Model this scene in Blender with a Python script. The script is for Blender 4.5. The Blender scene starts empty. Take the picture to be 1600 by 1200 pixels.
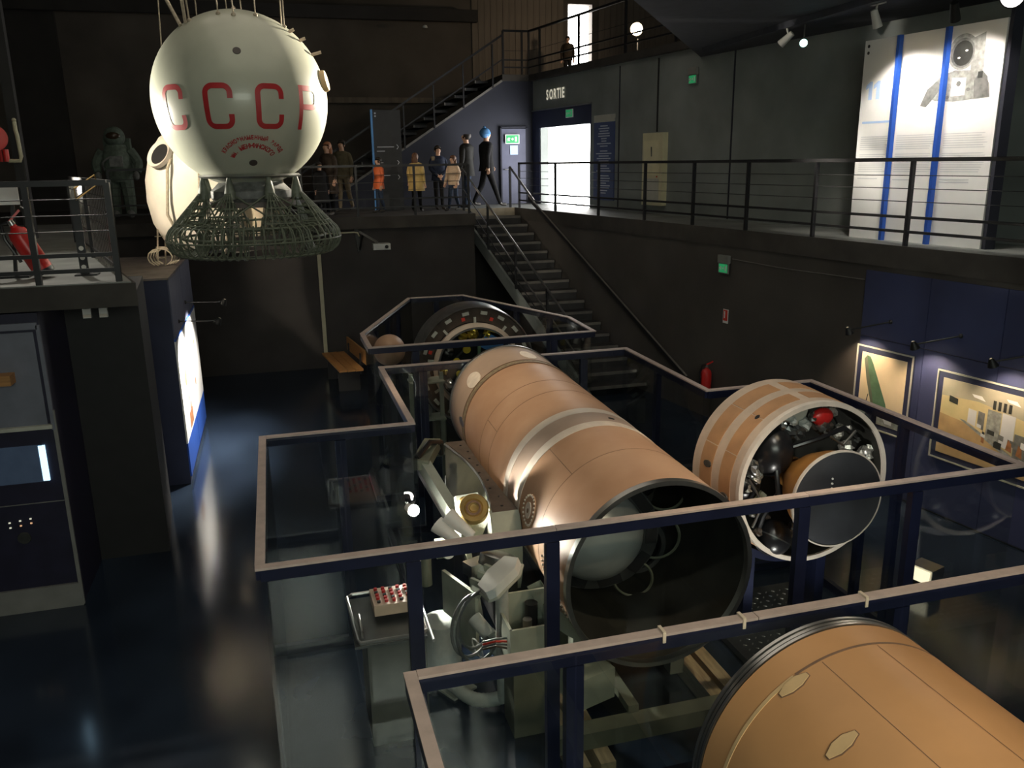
import bpy, bmesh, math, random
from mathutils import Vector, Matrix
random.seed(7)
PI = math.pi
S = bpy.context.scene
COL = S.collection

# ---------------------------------------------------------------- camera, sky, exposure
cam_d = bpy.data.cameras.new('camera'); cam = bpy.data.objects.new('camera', cam_d); COL.objects.link(cam)
S.camera = cam
cam_d.sensor_width = 36.0; cam_d.lens = 36.0 * 1310.0 / 1600.0
cam_d.clip_start = 0.05; cam_d.clip_end = 200
YAW, PITCH, ROLL = math.radians(15.5), math.radians(14.88), math.radians(-0.87)
cam.matrix_world = Matrix.Translation((0, 0, 4.15)) @ Matrix.Rotation(-YAW, 4, 'Z') @ Matrix.Rotation(PI / 2 - PITCH, 4, 'X') @ Matrix.Rotation(ROLL, 4, 'Z')

W = bpy.data.worlds.new('daylight'); S.world = W; W.use_nodes = True
bg = W.node_tree.nodes['Background']; bg.inputs['Color'].default_value = (1.0, 0.985, 0.95, 1); bg.inputs['Strength'].default_value = 13.0
S.view_settings.view_transform = 'Standard'; S.view_settings.look = 'None'
S.view_settings.gamma = 1.0; S.view_settings.use_curve_mapping = False; S.view_settings.exposure = 0.2
S.cycles.transparent_max_bounces = 40; S.cycles.max_bounces = 10; S.cycles.glossy_bounces = 5; S.cycles.diffuse_bounces = 4
S.cycles.sample_clamp_indirect = 4.0

def light(name, kind, loc, target, energy, color=(1, 1, 1), size=0.2, angle=60, blend=0.5, size_y=None, portal=False):
    d = bpy.data.lights.new(name, kind); d.energy = energy; d.color = color
    if kind == 'SPOT':
        d.spot_size = math.radians(angle); d.spot_blend = blend; d.shadow_soft_size = size
    elif kind == 'AREA':
        d.size = size
        if size_y: d.shape = 'RECTANGLE'; d.size_y = size_y
        if portal: d.cycles.is_portal = True
    else:
        d.shadow_soft_size = size
    o = bpy.data.objects.new(name, d); COL.objects.link(o)
    o.location = loc
    o.rotation_euler = (Vector(target) - Vector(loc)).to_track_quat('-Z', 'Y').to_euler()
    return o

WARM = (1.0, 0.78, 0.52); COOL = (0.75, 0.87, 1.0); NEUT = (1.0, 0.93, 0.82)
# added fill under the roof (soft, dim) and the daylight that comes in at the two doors
light('hall_fill', 'AREA', (1.5, 9, 9.3), (1.5, 9, 0), 130, (1.0, 0.88, 0.72), 7, size_y=9)
light('front_fill', 'AREA', (0.5, -3.7, 5.2), (0.5, 10, 3.2), 230, (0.93, 1.0, 0.86), 5, size_y=2.0)  # greenish fill added behind the camera to brighten surfaces facing it
light('exit_portal', 'AREA', (6.80, 19.37, 4.02), (0, 18.4, 4.02), 1, size=2.4, size_y=1.85, portal=True)
light('upper_portal', 'AREA', (8.8, 23.95, 7.3), (8.8, 10, 7.3), 1, size=0.75, size_y=2.2, portal=True)

# ---------------------------------------------------------------- mesh helpers
def V(*a): return Vector(a)
def basis(axis):
    a = Vector(axis).normalized()
    u = a.orthogonal().normalized() if abs(a.z) > 0.9 else Vector((0, 0, 1)).cross(a).normalized()
    return u, a.cross(u).normalized(), a

class MB:
    def __init__(s): s.v = []; s.f = []; s.m = []; s.mi = 0
    def add(s, vs, fs):
        o = len(s.v); s.v += [Vector(p) for p in vs]
        for f in fs: s.f.append(tuple(i + o for i in f)); s.m.append(s.mi)
        return s
    def box(s, c, size, rz=0, rot=None):
        c = Vector(c); h = Vector(size) / 2
        R = rot if rot is not None else Matrix.Rotation(rz, 3, 'Z')
        vs = [c + R @ Vector((x * h.x, y * h.y, z * h.z)) for x in (-1, 1) for y in (-1, 1) for z in (-1, 1)]
        return s.add(vs, [(0, 1, 3, 2), (4, 6, 7, 5), (0, 4, 5, 1), (2, 3, 7, 6), (0, 2, 6, 4), (1, 5, 7, 3)])
    def bar(s, p, q, w, h, up=(0, 0, 1)):
        p, q = Vector(p), Vector(q); a = (q - p).normalized(); up = Vector(up)
        if abs(a.dot(up)) > 0.98: up = Vector((0, 1, 0))
        u = a.cross(up).normalized(); v = u.cross(a).normalized()
        vs = [e + u * (x * w / 2) + v * (y * h / 2) for e in (p, q) for x, y in ((-1, -1), (1, -1), (1, 1), (-1, 1))]
        return s.add(vs, [(3, 2, 1, 0), (4, 5, 6, 7), (0, 1, 5, 4), (1, 2, 6, 5), (2, 3, 7, 6), (3, 0, 4, 7)])
    def cyl(s, p, q, r, r2=None, n=16, cap=True):
        p, q = Vector(p), Vector(q); r2 = r if r2 is None else r2
        u, v, a = basis(q - p); vs = []
        for e, rr in ((p, r), (q, r2)):
            vs += [e + (u * math.cos(2 * PI * i / n) + v * math.sin(2 * PI * i / n)) * rr for i in range(n)]
        fs = [(i, (i + 1) % n, n + (i + 1) % n, n + i) for i in range(n)]
        if cap: fs += [tuple(range(n - 1, -1, -1)), tuple(range(n, 2 * n))]
        return s.add(vs, fs)
    def tube(s, pts, r, n=8, closed=False):
        pts = [Vector(p) for p in pts]; N = len(pts); vs = []; prev = None
        for i, p in enumerate(pts):
            if closed: t = pts[(i + 1) % N] - pts[i - 1]
            else: t = pts[min(i + 1, N - 1)] - pts[max(i - 1, 0)]
            t = t.normalized() if t.length > 1e-9 else Vector((0, 0, 1))
            if prev is None: u = t.orthogonal().normalized()
            else:
                u = prev - t * prev.dot(t)
                u = u.normalized() if u.length > 1e-6 else t.orthogonal().normalized()
            prev = u; v = t.cross(u)
            rr = r[i] if isinstance(r, (list, tuple)) else r
            vs += [p + (u * math.cos(2 * PI * k / n) + v * math.sin(2 * PI * k / n)) * rr for k in range(n)]
        fs = []
        for i in range(N if closed else N - 1):
            j = (i + 1) % N
            fs += [(i * n + k, i * n + (k + 1) % n, j * n + (k + 1) % n, j * n + k) for k in range(n)]
        if not closed: fs += [tuple(range(n - 1, -1, -1)), tuple((N - 1) * n + k for k in range(n))]
        return s.add(vs, fs)
    def lathe(s, prof, o, axis=(0, 0, 1), n=48, a0=0, a1=2 * PI, closed=False, f=None):
        """prof: (radius, height along axis); f(angle, radius, height) -> radius"""
        o = Vector(o); u, v, a = basis(axis); full = abs(a1 - a0 - 2 * PI) < 1e-6; m = n if full else n + 1
        vs = []
        for r, h in prof:
            for i in range(m):
                t = a0 + (a1 - a0) * i / n
                rr = f(t, r, h) if f else r
                vs.append(o + a * h + (u * math.cos(t) + v * math.sin(t)) * rr)
        fs = []; P = len(prof)
        for j in range(P if closed else P - 1):
            k = (j + 1) % P
            for i in range(n):
                i2 = (i + 1) % m
                fs.append((j * m + i, j * m + i2, k * m + i2, k * m + i))
        return s.add(vs, fs)
    def prism(s, poly, z0, z1):
        n = len(poly); vs = [Vector((x, y, z0)) for x, y in poly] + [Vector((x, y, z1)) for x, y in poly]
        return s.add(vs, [tuple(range(n - 1, -1, -1)), tuple(range(n, 2 * n))] + [(i, (i + 1) % n, n + (i + 1) % n, n + i) for i in range(n)])
    def plate(s, pts, nrm, t):
        """flat polygon given by 3-D points, with thickness t along nrm"""
        nrm = Vector(nrm).normalized() * t; pts = [Vector(p) for p in pts]; n = len(pts)
        return s.add(pts + [p + nrm for p in pts], [tuple(range(n - 1, -1, -1)), tuple(range(n, 2 * n))] + [(i, (i + 1) % n, n + (i + 1) % n, n + i) for i in range(n)])
    def ball(s, c, r, nu=16, nv=10, sc=(1, 1, 1), rot=None):
        c = Vector(c); vs = []; R = rot or Matrix.Identity(3)
        for j in range(nv + 1):
            p = PI * j / nv
            for i in range(nu):
                t = 2 * PI * i / nu
                vs.append(c + R @ Vector((r * sc[0] * math.sin(p) * math.cos(t), r * sc[1] * math.sin(p) * math.sin(t), r * sc[2] * math.cos(p))))
        fs = [(j * nu + i, (j + 1) * nu + i, (j + 1) * nu + (i + 1) % nu, j * nu + (i + 1) % nu) for j in range(nv) for i in range(nu)]
        return s.add(vs, fs)

ROOT = {}
def finish(me, smooth, fix=True):
    bm = bmesh.new(); bm.from_mesh(me)
    bmesh.ops.remove_doubles(bm, verts=bm.verts, dist=1e-5)
    if fix: bmesh.ops.recalc_face_normals(bm, faces=bm.faces)
    bm.to_mesh(me); bm.free()
    if smooth:
        for p in me.polygons: p.use_smooth = True
        me.set_sharp_from_angle(angle=math.radians(38))

def mesh(name, mb, mats, org, smooth=True, fix=True):
    me = bpy.data.meshes.new(name)
    me.from_pydata([tuple(p - org) for p in mb.v], [], mb.f)
    for m in (mats if isinstance(mats, (list, tuple)) else [mats]): me.materials.append(M[m])
    for i, p in enumerate(me.polygons): p.material_index = mb.m[i]
    finish(me, smooth, fix)
    return me

def tag(o, label=None, cat=None, group=None, kind=None):
    if label: o['label'] = label
    if cat: o['category'] = cat
    if group: o['group'] = group
    if kind: o['kind'] = kind
    return o

def thing(name, label, cat, loc, group=None, kind=None):
    o = bpy.data.objects.new(name, None); COL.objects.link(o); o.location = loc; o.empty_display_size = 0.1
    ROOT[o] = Vector(loc); return tag(o, label, cat, group, kind)

def part(name, mb, mats, parent, smooth=True, label=None, kind=None, fix=True):
    org = ROOT[parent]
    o = bpy.data.objects.new(name, mesh(name, mb, mats, org, smooth, fix)); COL.objects.link(o); o.parent = parent
    ROOT[o] = org
    if label: o['label'] = label
    if kind: o['kind'] = kind
    return o

def solo(name, mb, mats, label=None, cat=None, group=None, kind=None, smooth=True):
    lo = Vector([min(p[i] for p in mb.v) for i in range(3)]); hi = Vector([max(p[i] for p in mb.v) for i in range(3)])
    org = Vector(((lo.x + hi.x) / 2, (lo.y + hi.y) / 2, lo.z))
    o = bpy.data.objects.new(name, mesh(name, mb, mats, org, smooth)); COL.objects.link(o); o.location = org
    ROOT[o] = org; return tag(o, label, cat, group, kind)

def pieces(name, mb, mats, parent, mats4, smooth=True):
    """one shared mesh, built about the origin, placed several times under a parent"""
    me = mesh(name, mb, mats, Vector((0, 0, 0)), smooth)
    for m4 in mats4:
        o = bpy.data.objects.new(name, me); COL.objects.link(o); o.parent = parent
        o.matrix_local = Matrix.Translation(-ROOT[parent]) @ m4

def place(loc, xax=(1, 0, 0), zax=(0, 0, 1)):
    x = Vector(xax).normalized(); z = Vector(zax).normalized(); y = z.cross(x).normalized(); x = y.cross(z)
    return Matrix(((x.x, y.x, z.x, loc[0]), (x.y, y.y, z.y, loc[1]), (x.z, y.z, z.z, loc[2]), (0, 0, 0, 1)))

def text2d(txt, size, bold=0.0):
    c = bpy.data.curves.new('lettering', 'FONT'); c.body = txt; c.size = size; c.align_x = 'CENTER'; c.align_y = 'CENTER'; c.offset = bold; c.resolution_u = 3
    o = bpy.data.objects.new('lettering', c); COL.objects.link(o)
    dg = bpy.context.evaluated_depsgraph_get(); dg.update()
    me = o.evaluated_get(dg).to_mesh()
    vs = [(v.co.x, v.co.y) for v in me.vertices]; fs = [tuple(p.vertices) for p in me.polygons]
    o.evaluated_get(dg).to_mesh_clear(); bpy.data.objects.remove(o); bpy.data.curves.remove(c)
    return vs, fs

def put_text(mb, txt, size, o, xax, yax, bold=0.0):
    vs, fs = text2d(txt, size, bold); o = Vector(o); xax = Vector(xax); yax = Vector(yax)
    mb.add([o + xax * x + yax * y for x, y in vs], fs); return mb

# ---------------------------------------------------------------- materials
M = {}
def mat(name, col, rough=0.6, metal=0.0, var=0.25, scale=6.0, bump=0.0, emit=None, estr=0.0, spec=0.5, coat=0.0, stretch=None, var2=None):
    m = bpy.data.materials.new(name); m.use_nodes = True; nt = m.node_tree; b = nt.nodes['Principled BSDF']
    b.inputs['Roughness'].default_value = rough; b.inputs['Metallic'].default_value = metal
    b.inputs['Specular IOR Level'].default_value = spec; b.inputs['Coat Weight'].default_value = coat
    b.inputs['Base Color'].default_value = (*col, 1)
    if var > 0 or bump > 0:
        tc = nt.nodes.new('ShaderNodeTexCoord'); mp = nt.nodes.new('ShaderNodeMapping'); nz = nt.nodes.new('ShaderNodeTexNoise')
        if stretch: mp.inputs['Scale'].default_value = stretch
        nz.inputs['Scale'].default_value = scale; nz.inputs['Detail'].default_value = 5.0
        nt.links.new(tc.outputs['Object'], mp.inputs['Vector']); nt.links.new(mp.outputs['Vector'], nz.inputs['Vector'])
        if var > 0:
            r = nt.nodes.new('ShaderNodeValToRGB')
            lo = tuple(max(0, c * (1 - var)) for c in col); hi = var2 or tuple(min(1, c * (1 + var)) for c in col)
            r.color_ramp.elements[0].position = 0.3; r.color_ramp.elements[1].position = 0.7
            r.color_ramp.elements[0].color = (*lo, 1); r.color_ramp.elements[1].color = (*hi, 1)
            nt.links.new(nz.outputs['Fac'], r.inputs['Fac']); nt.links.new(r.outputs['Color'], b.inputs['Base Color'])
        if bump > 0:
            bp = nt.nodes.new('ShaderNodeBump'); bp.inputs['Strength'].default_value = bump; bp.inputs['Distance'].default_value = 0.02
            nt.links.new(nz.outputs['Fac'], bp.inputs['Height']); nt.links.new(bp.outputs['Normal'], b.inputs['Normal'])
    if emit:
        b.inputs['Emission Color'].default_value = (*emit, 1); b.inputs['Emission Strength'].default_value = estr
    M[name] = m; return m

def glass_mat(name, tint, base=0.05, top=0.9):
    m = bpy.data.materials.new(name); m.use_nodes = True; nt = m.node_tree; nt.nodes.clear()
    out = nt.nodes.new('ShaderNodeOutputMaterial'); mix = nt.nodes.new('ShaderNodeMixShader')
    tr = nt.nodes.new('ShaderNodeBsdfTransparent'); gl = nt.nodes.new('ShaderNodeBsdfGlossy')
    tr.inputs['Color'].default_value = (*tint, 1); gl.inputs['Roughness'].default_value = 0.0
    lw = nt.nodes.new('ShaderNodeLayerWeight'); lw.inputs['Blend'].default_value = 0.5
    pw = nt.nodes.new('ShaderNodeMath'); pw.operation = 'POWER'; pw.inputs[1].default_value = 5.0
    ma = nt.nodes.new('ShaderNodeMath'); ma.operation = 'MULTIPLY_ADD'; ma.inputs[1].default_value = top; ma.inputs[2].default_value = base
    nt.links.new(lw.outputs['Facing'], pw.inputs[0]); nt.links.new(pw.outputs[0], ma.inputs[0]); nt.links.new(ma.outputs[0], mix.inputs['Fac'])
    nt.links.new(tr.outputs[0], mix.inputs[1]); nt.links.new(gl.outputs[0], mix.inputs[2]); nt.links.new(mix.outputs[0], out.inputs['Surface'])
    M[name] = m

glass_mat('glass', (0.965, 0.98, 0.975))
mat('floor_epoxy', (0.016, 0.025, 0.042), 0.15, var=0.45, scale=0.9, bump=0.05, spec=0.8)
mat('wall_navy', (0.015, 0.017, 0.030), 0.75, var=0.18, scale=1.3)
mat('wall_grey', (0.19, 0.21, 0.205), 0.75, var=0.2, scale=1.1)
mat('wall_black', (0.027, 0.024, 0.023), 0.8, var=0.3, scale=1.4)
mat('wall_taupe', (0.060, 0.054, 0.049), 0.75, var=0.25, scale=0.9)
mat('wall_brown', (0.10, 0.084, 0.072), 0.85, var=0.3, scale=0.8)
mat('plank_grey', (0.17, 0.14, 0.115), 0.8, var=0.2, scale=2.0, stretch=(4, 4, 0.4))
mat('ceiling_dark', (0.012, 0.012, 0.014), 0.9, var=0.2)
mat('soffit', (0.030, 0.033, 0.045), 0.85, var=0.2)
mat('concrete', (0.20, 0.21, 0.20), 0.55, var=0.25, scale=2.5)
mat('slab_dark', (0.040, 0.036, 0.032), 0.8, var=0.3, scale=3)
mat('step_dark', (0.030, 0.030, 0.033), 0.7, var=0.3, scale=4)
mat('nosing', (0.16, 0.15, 0.14), 0.5, var=0.2)
mat('step_beige', (0.34, 0.30, 0.23), 0.7, var=0.15)
mat('rail_black', (0.014, 0.014, 0.017), 0.45, var=0.2, spec=0.5)
mat('rail_blue', (0.02, 0.035, 0.09), 0.4, var=0.2)
mat('handrail_steel', (0.45, 0.45, 0.46), 0.3, metal=0.9, var=0.1)
mat('case_navy', (0.010, 0.013, 0.036), 0.35, var=0.15)
mat('case_cap', (0.50, 0.40, 0.36), 0.55, var=0.12, scale=12)
mat('clip_white', (0.70, 0.60, 0.47), 0.5, var=0.1)
mat('stage_tan', (0.50, 0.29, 0.175), 0.48, var=0.16, scale=1.6, spec=0.35, var2=(0.56, 0.36, 0.24))
mat('stage_orange', (0.64, 0.345, 0.15), 0.45, var=0.14, scale=1.5, spec=0.35)
mat('stage_grey_tan', (0.44, 0.33, 0.26), 0.55, var=0.15, scale=2)
mat('band_white', (0.72, 0.64, 0.56), 0.5, var=0.1, scale=9)
mat('band_cream', (0.60, 0.47, 0.36), 0.55, var=0.12, scale=7)
mat('panel_tan', (0.50, 0.27, 0.13), 0.55, var=0.15, scale=5)
mat('patch_white', (0.78, 0.70, 0.62), 0.6, var=0.1, scale=14)
mat('patch_cream', (0.74, 0.52, 0.27), 0.5, var=0.08, scale=10)
mat('seam', (0.22, 0.13, 0.08), 0.6, var=0.2)
mat('stitch', (0.24, 0.19, 0.12), 0.6, var=0.4, scale=30)
mat('steel', (0.50, 0.50, 0.49), 0.28, metal=0.95, var=0.15, scale=8)
mat('steel_dark', (0.16, 0.17, 0.17), 0.35, metal=0.85, var=0.25, scale=5)
mat('dome_steel', (0.42, 0.45, 0.44), 0.34, metal=0.35, var=0.12, scale=3)
mat('foil', (0.75, 0.73, 0.68), 0.22, metal=0.7, var=0.3, scale=25, bump=0.6)
mat('black_satin', (0.014, 0.014, 0.016), 0.28, var=0.2)
mat('black_matte', (0.010, 0.010, 0.011), 0.7, var=0.2)
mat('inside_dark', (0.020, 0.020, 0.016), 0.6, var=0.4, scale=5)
mat('graphite', (0.045, 0.047, 0.055), 0.42, var=0.35, scale=3)
mat('amber', (0.42, 0.20, 0.05), 0.35, var=0.2, scale=4)
mat('brass', (0.60, 0.42, 0.16), 0.35, metal=0.8, var=0.2)
mat('gold', (0.85, 0.62, 0.12), 0.3, metal=0.8, var=0.2, scale=20)
mat('yellow', (0.80, 0.62, 0.05), 0.5, var=0.1)
mat('trolley_grey', (0.10, 0.11, 0.10), 0.5, var=0.2)
mat('khaki', (0.14, 0.15, 0.11), 0.5, var=0.2, scale=4)
mat('grey_green', (0.34, 0.37, 0.31), 0.45, var=0.14, scale=5)
mat('beam_brown', (0.075, 0.055, 0.043), 0.6, var=0.25, scale=10)
mat('grey_hose', (0.42, 0.45, 0.43), 0.5, var=0.1, scale=20)
mat('cable', (0.10, 0.11, 0.11), 0.45, var=0.2)
mat('white_paint', (0.80, 0.80, 0.78), 0.4, var=0.06)
mat('white_shell', (0.74, 0.76, 0.74), 0.35, var=0.05)
mat('red_paint', (0.50, 0.02, 0.018), 0.35, var=0.12)
mat('red_label', (0.65, 0.05, 0.03), 0.5, var=0.1)
mat('gondola_grey', (0.47, 0.49, 0.40), 0.34, var=0.10, scale=2.0, spec=0.5, coat=0.15)
mat('letter_red', (0.42, 0.025, 0.03), 0.4, var=0.15, scale=5)
mat('port_dark', (0.06, 0.05, 0.045), 0.4, var=0.2)
mat('rope', (0.42, 0.36, 0.27), 0.8, var=0.2, scale=30)
mat('wicker', (0.12, 0.14, 0.10), 0.5, var=0.35, scale=12)
mat('wicker_cap', (0.16, 0.18, 0.14), 0.5, var=0.3, scale=12)
mat('capsule_white', (0.82, 0.76, 0.66), 0.6, var=0.08, scale=3)
mat('cloth_cream', (0.50, 0.42, 0.31), 0.85, var=0.2, scale=3, stretch=(3, 3, 0.6))
mat('wood', (0.36, 0.18, 0.06), 0.5, var=0.25, scale=5, stretch=(1, 8, 8))
mat('wood_pale', (0.46, 0.36, 0.22), 0.65, var=0.25, scale=5, stretch=(8, 1, 8))
mat('poster_white', (0.86, 0.86, 0.85), 0.5, var=0.02)
mat('poster_blue', (0.02, 0.09, 0.45), 0.5, var=0.06)
mat('print_grey', (0.62, 0.63, 0.66), 0.6, var=0.05)
mat('print_mid', (0.17, 0.175, 0.17), 0.6, var=0.35, scale=14)
mat('print_light', (0.30, 0.31, 0.295), 0.6, var=0.35, scale=18)
mat('print_dark', (0.035, 0.037, 0.035), 0.5, var=0.3, scale=10)
mat('print_sky', (0.45, 0.62, 0.90), 0.6, var=0.05)
mat('print_peach', (0.82, 0.66, 0.44), 0.55, var=0.10, scale=1.8)
mat('print_green', (0.10, 0.19, 0.11), 0.6, var=0.2, scale=9)
mat('print_floor', (0.50, 0.34, 0.17), 0.6, var=0.2, scale=4)
mat('print_wall', (0.62, 0.52, 0.28), 0.6, var=0.15, scale=3)
mat('print_ceiling', (0.42, 0.39, 0.30), 0.6, var=0.15, scale=4)
mat('print_brown', (0.36, 0.15, 0.06), 0.6, var=0.3, scale=20)
mat('panel_navy', (0.040, 0.050, 0.125), 0.6, var=0.12, scale=1.5)
mat('box_blue', (0.026, 0.032, 0.075), 0.6, var=0.2, scale=1.5)
mat('box_top', (0.16, 0.135, 0.125), 0.6, var=0.35, scale=4)
mat('frame_trim', (0.46, 0.46, 0.40), 0.5, var=0.1)
mat('kiosk_grey', (0.15, 0.16, 0.20), 0.6, var=0.1)
mat('kiosk_purple', (0.014, 0.013, 0.034), 0.5, var=0.2)
mat('door_blue', (0.085, 0.092, 0.15), 0.55, var=0.08)
mat('sign_green', (0.02, 0.30, 0.10), 0.5, var=0.05, emit=(0.04, 0.55, 0.2), estr=0.25)
mat('sign_white', (0.85, 0.9, 0.85), 0.5, var=0.02)
mat('box_grey', (0.20, 0.20, 0.19), 0.5, var=0.1)
mat('letter_cream', (0.85, 0.80, 0.66), 0.5, var=0.04, emit=(1.0, 0.92, 0.72), estr=0.45)
mat('info_blue', (0.05, 0.075, 0.19), 0.5, var=0.08)
mat('info_text', (0.55, 0.58, 0.66), 0.6, var=0.05)
mat('board_cream', (0.62, 0.58, 0.38), 0.4, var=0.1, scale=3)
mat('board_pale', (0.70, 0.65, 0.42), 0.35, var=0.1, scale=3)  # paler cream of the cabinet's inner board
mat('totem_grey', (0.020, 0.021, 0.026), 0.5, var=0.2)
mat('totem_blue', (0.10, 0.32, 0.75), 0.4, var=0.05)
mat('lamp_white', (0.62, 0.60, 0.56), 0.4, var=0.06)
mat('lamp_black', (0.012, 0.012, 0.012), 0.5, var=0.1)
mat('lens_warm', (1, 0.9, 0.7), 0.4, var=0, emit=(1.0, 0.80, 0.50), estr=60)
mat('lens_white', (1, 1, 1), 0.4, var=0, emit=(1.0, 0.97, 0.88), estr=60)
mat('lens_dim', (1, 0.9, 0.7), 0.4, var=0, emit=(1.0, 0.85, 0.6), estr=1.3)
mat('lens_cyan', (0.8, 1, 1), 0.4, var=0, emit=(0.55, 1.0, 0.92), estr=9)
mat('screen_lit', (0.8, 0.9, 1), 0.4, var=0.3, scale=9, emit=(0.45, 0.75, 1.0), estr=1.6)
mat('screen_dim', (0.05, 0.07, 0.11), 0.25, var=0.2, emit=(0.20, 0.30, 0.48), estr=0.05)
mat('led_orange', (0.8, 0.5, 0.3), 0.4, var=0, emit=(1.0, 0.55, 0.3), estr=0.5)
mat('led_white', (0.8, 0.8, 0.7), 0.4, var=0, emit=(0.9, 0.9, 0.7), estr=0.5)
mat('projector_grey', (0.55, 0.56, 0.54), 0.4, var=0.08)
mat('skin', (0.55, 0.33, 0.23), 0.55, var=0.06)
mat('hair_dark', (0.018, 0.013, 0.010), 0.6, var=0.3, scale=30)
mat('hair_brown', (0.12, 0.055, 0.028), 0.6, var=0.3, scale=30)
mat('hair_red', (0.26, 0.11, 0.055), 0.6, var=0.3, scale=30)
mat('orange_coat', (0.72, 0.15, 0.045), 0.6, var=0.12, scale=14)
mat('yellow_coat', (0.50, 0.36, 0.13), 0.7, var=0.12, scale=14)
mat('beige_knit', (0.62, 0.46, 0.33), 0.85, var=0.1, scale=40)
mat('dark_coat', (0.018, 0.018, 0.017), 0.7, var=0.3, scale=10, spec=0.1)
mat('brown_coat', (0.035, 0.026, 0.020), 0.75, var=0.3, scale=10, spec=0.1)
mat('navy_cloth', (0.018, 0.024, 0.045), 0.75, var=0.3, scale=14, spec=0.1)
mat('denim', (0.035, 0.050, 0.085), 0.8, var=0.25, scale=25, spec=0.1)
mat('black_cloth', (0.012, 0.012, 0.013), 0.8, var=0.3, scale=14, spec=0.1)
mat('olive', (0.10, 0.09, 0.06), 0.8, var=0.25, scale=12, spec=0.1)
mat('khaki_cloth', (0.16, 0.13, 0.09), 0.8, var=0.2, scale=14, spec=0.1)
mat('blue_hat', (0.06, 0.20, 0.42), 0.8, var=0.2, scale=18)
mat('red_cloth', (0.40, 0.07, 0.05), 0.8, var=0.2)
mat('shoe', (0.05, 0.045, 0.04), 0.5, var=0.2)
mat('suit_white', (0.10, 0.13, 0.105), 0.8, var=0.3, scale=14)
mat('visor', (0.04, 0.025, 0.015), 0.2, var=0.2)
mat('pipe_beige', (0.42, 0.40, 0.28), 0.5, var=0.1)

# ---------------------------------------------------------------- the hall
def EX(Y, off=0.0): return 7.36 - 0.15486 * (Y - 7.45) + off / 0.988
ED = Vector((-0.153, 0.988, 0)); EN = Vector((0.988, 0.153, 0)); UZ = Vector((0, 0, 1))   # along the right wall, into it, up
def EP(Y, off, z): return Vector((EX(Y, off), Y, z))
def st(name, mb, m, smooth=False): return solo(name, mb, m, kind='structure', smooth=smooth)
U0 = 1.2
st('floor', MB().prism([(-9.2, -4.2), (EX(-4.2, .2), -4.2), (EX(24.3, .2), 24.3), (-9.2, 24.3)], -0.2, 0), 'floor_epoxy')
st('ceiling', MB().prism([(-9.2, -4.2), (12.2, -4.2), (12.2, 24.3), (-9.2, 24.3)], 9.6, 9.8), 'ceiling_dark')
st('wall_left', MB().prism([(-9.2, -4.2), (-9, -4.2), (-9, 24.3), (-9.2, 24.3)], 0, 9.6), 'wall_brown')
st('wall_front', MB().prism([(-9, -4.2), (12, -4.2), (12, -4), (-9, -4)], 0, 9.6), 'wall_black')
st('wall_right', MB().prism([(12, -4.2), (12.2, -4.2), (12.2, 24.3), (12, 24.3)], 6.05, 9.6), 'wall_grey')
b = MB()
for x0, x1, z0, z1 in ((-9, 6.15, 0, 6.05), (-9, 8.45, 6.05, 9.6), (9.17, 12, 6.05, 9.6), (8.45, 9.17, 6.05, 6.2), (8.45, 9.17, 8.38, 9.6)):
    b.prism([(x0, 24), (x1, 24), (x1, 24.3), (x0, 24.3)], z0, z1)
wb = st('wall_back', b, 'wall_brown')
plk = MB().box((0, 0, 0), (0.168, 0.03, 3.4))
pieces('plank', plk, 'plank_grey', wb, [Matrix.Translation((x, 23.98 - 0.006 * (i % 2), 7.9)) for i, x in enumerate([5.75 + 0.176 * k for k in range(35)]) if not 8.30 < x < 9.28], smooth=False)
# near lower walls, galleries and landing
st('wall_back_lower', MB().prism([(-9, 17.6), (4.1, 17.6), (4.1, 19.35), (EX(19.35), 19.35), (EX(19.35), 19.5), (3.95, 19.5), (3.95, 17.75), (-9, 17.75)], 0, 2.86), 'wall_black')
st('floor_mezzanine', MB().prism([(-9, 17.52), (4.12, 17.52), (4.12, 24), (-9, 24)], 2.86, 3.1), 'slab_dark')
st('floor_landing', MB().prism([(4.12, 19.33), (EX(19.33), 19.33), (EX(24), 24), (4.12, 24)], 2.86, 3.1), 'concrete')
st('trim_landing_riser', MB().prism([(4.14, 19.31), (EX(19.31, -.02), 19.31), (EX(19.33, -.02), 19.33), (4.14, 19.33)], 2.88, 3.102), 'step_beige')
wl = st('wall_right_lower', MB().prism([(EX(-4), -4), (EX(-4, .25), -4), (EX(24, .25), 24), (EX(24), 24)], 0, 2.9), 'wall_taupe')
for k, (y0, y1) in enumerate(((8.93, 7.99), (7.98, 7.05), (7.04, 6.1), (6.09, 5.1), (5.09, 4.1))):
    for z0, z1 in ((0.02, 1.935), (1.945, 2.77)):
        part('panel', MB().add([EP(y, o, z) for y in (y0, y1) for o in (-0.02, 0.02) for z in (z0, z1)], [(0, 1, 3, 2), (4, 6, 7, 5), (0, 4, 5, 1), (2, 3, 7, 6), (0, 2, 6, 4), (1, 5, 7, 3)]), 'panel_navy', wl, smooth=False)
st('floor_walkway', MB().prism([(EX(-4, -.02), -4), (EX(-4, U0 + .1), -4), (EX(24, U0 + .1), 24), (EX(24, -.02), 24)], 2.9, 3.1), 'concrete')
st('trim_walkway_edge', MB().prism([(EX(-4, -.045), -4), (EX(-4, -.02), -4), (EX(19.3, -.02), 19.3), (EX(19.3, -.045), 19.3)], 2.84, 3.105), 'slab_dark')
b = MB()
for y0, y1, z0, z1 in ((-4, 18.16, 3.1, 6.05), (18.16, 20.58, 4.93, 6.05), (20.58, 24, 3.1, 6.05)):
    b.prism([(EX(y0, U0), y0), (EX(y0, U0 + .2), y0), (EX(y1, U0 + .2), y1), (EX(y1, U0), y1)], z0, z1)
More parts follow.
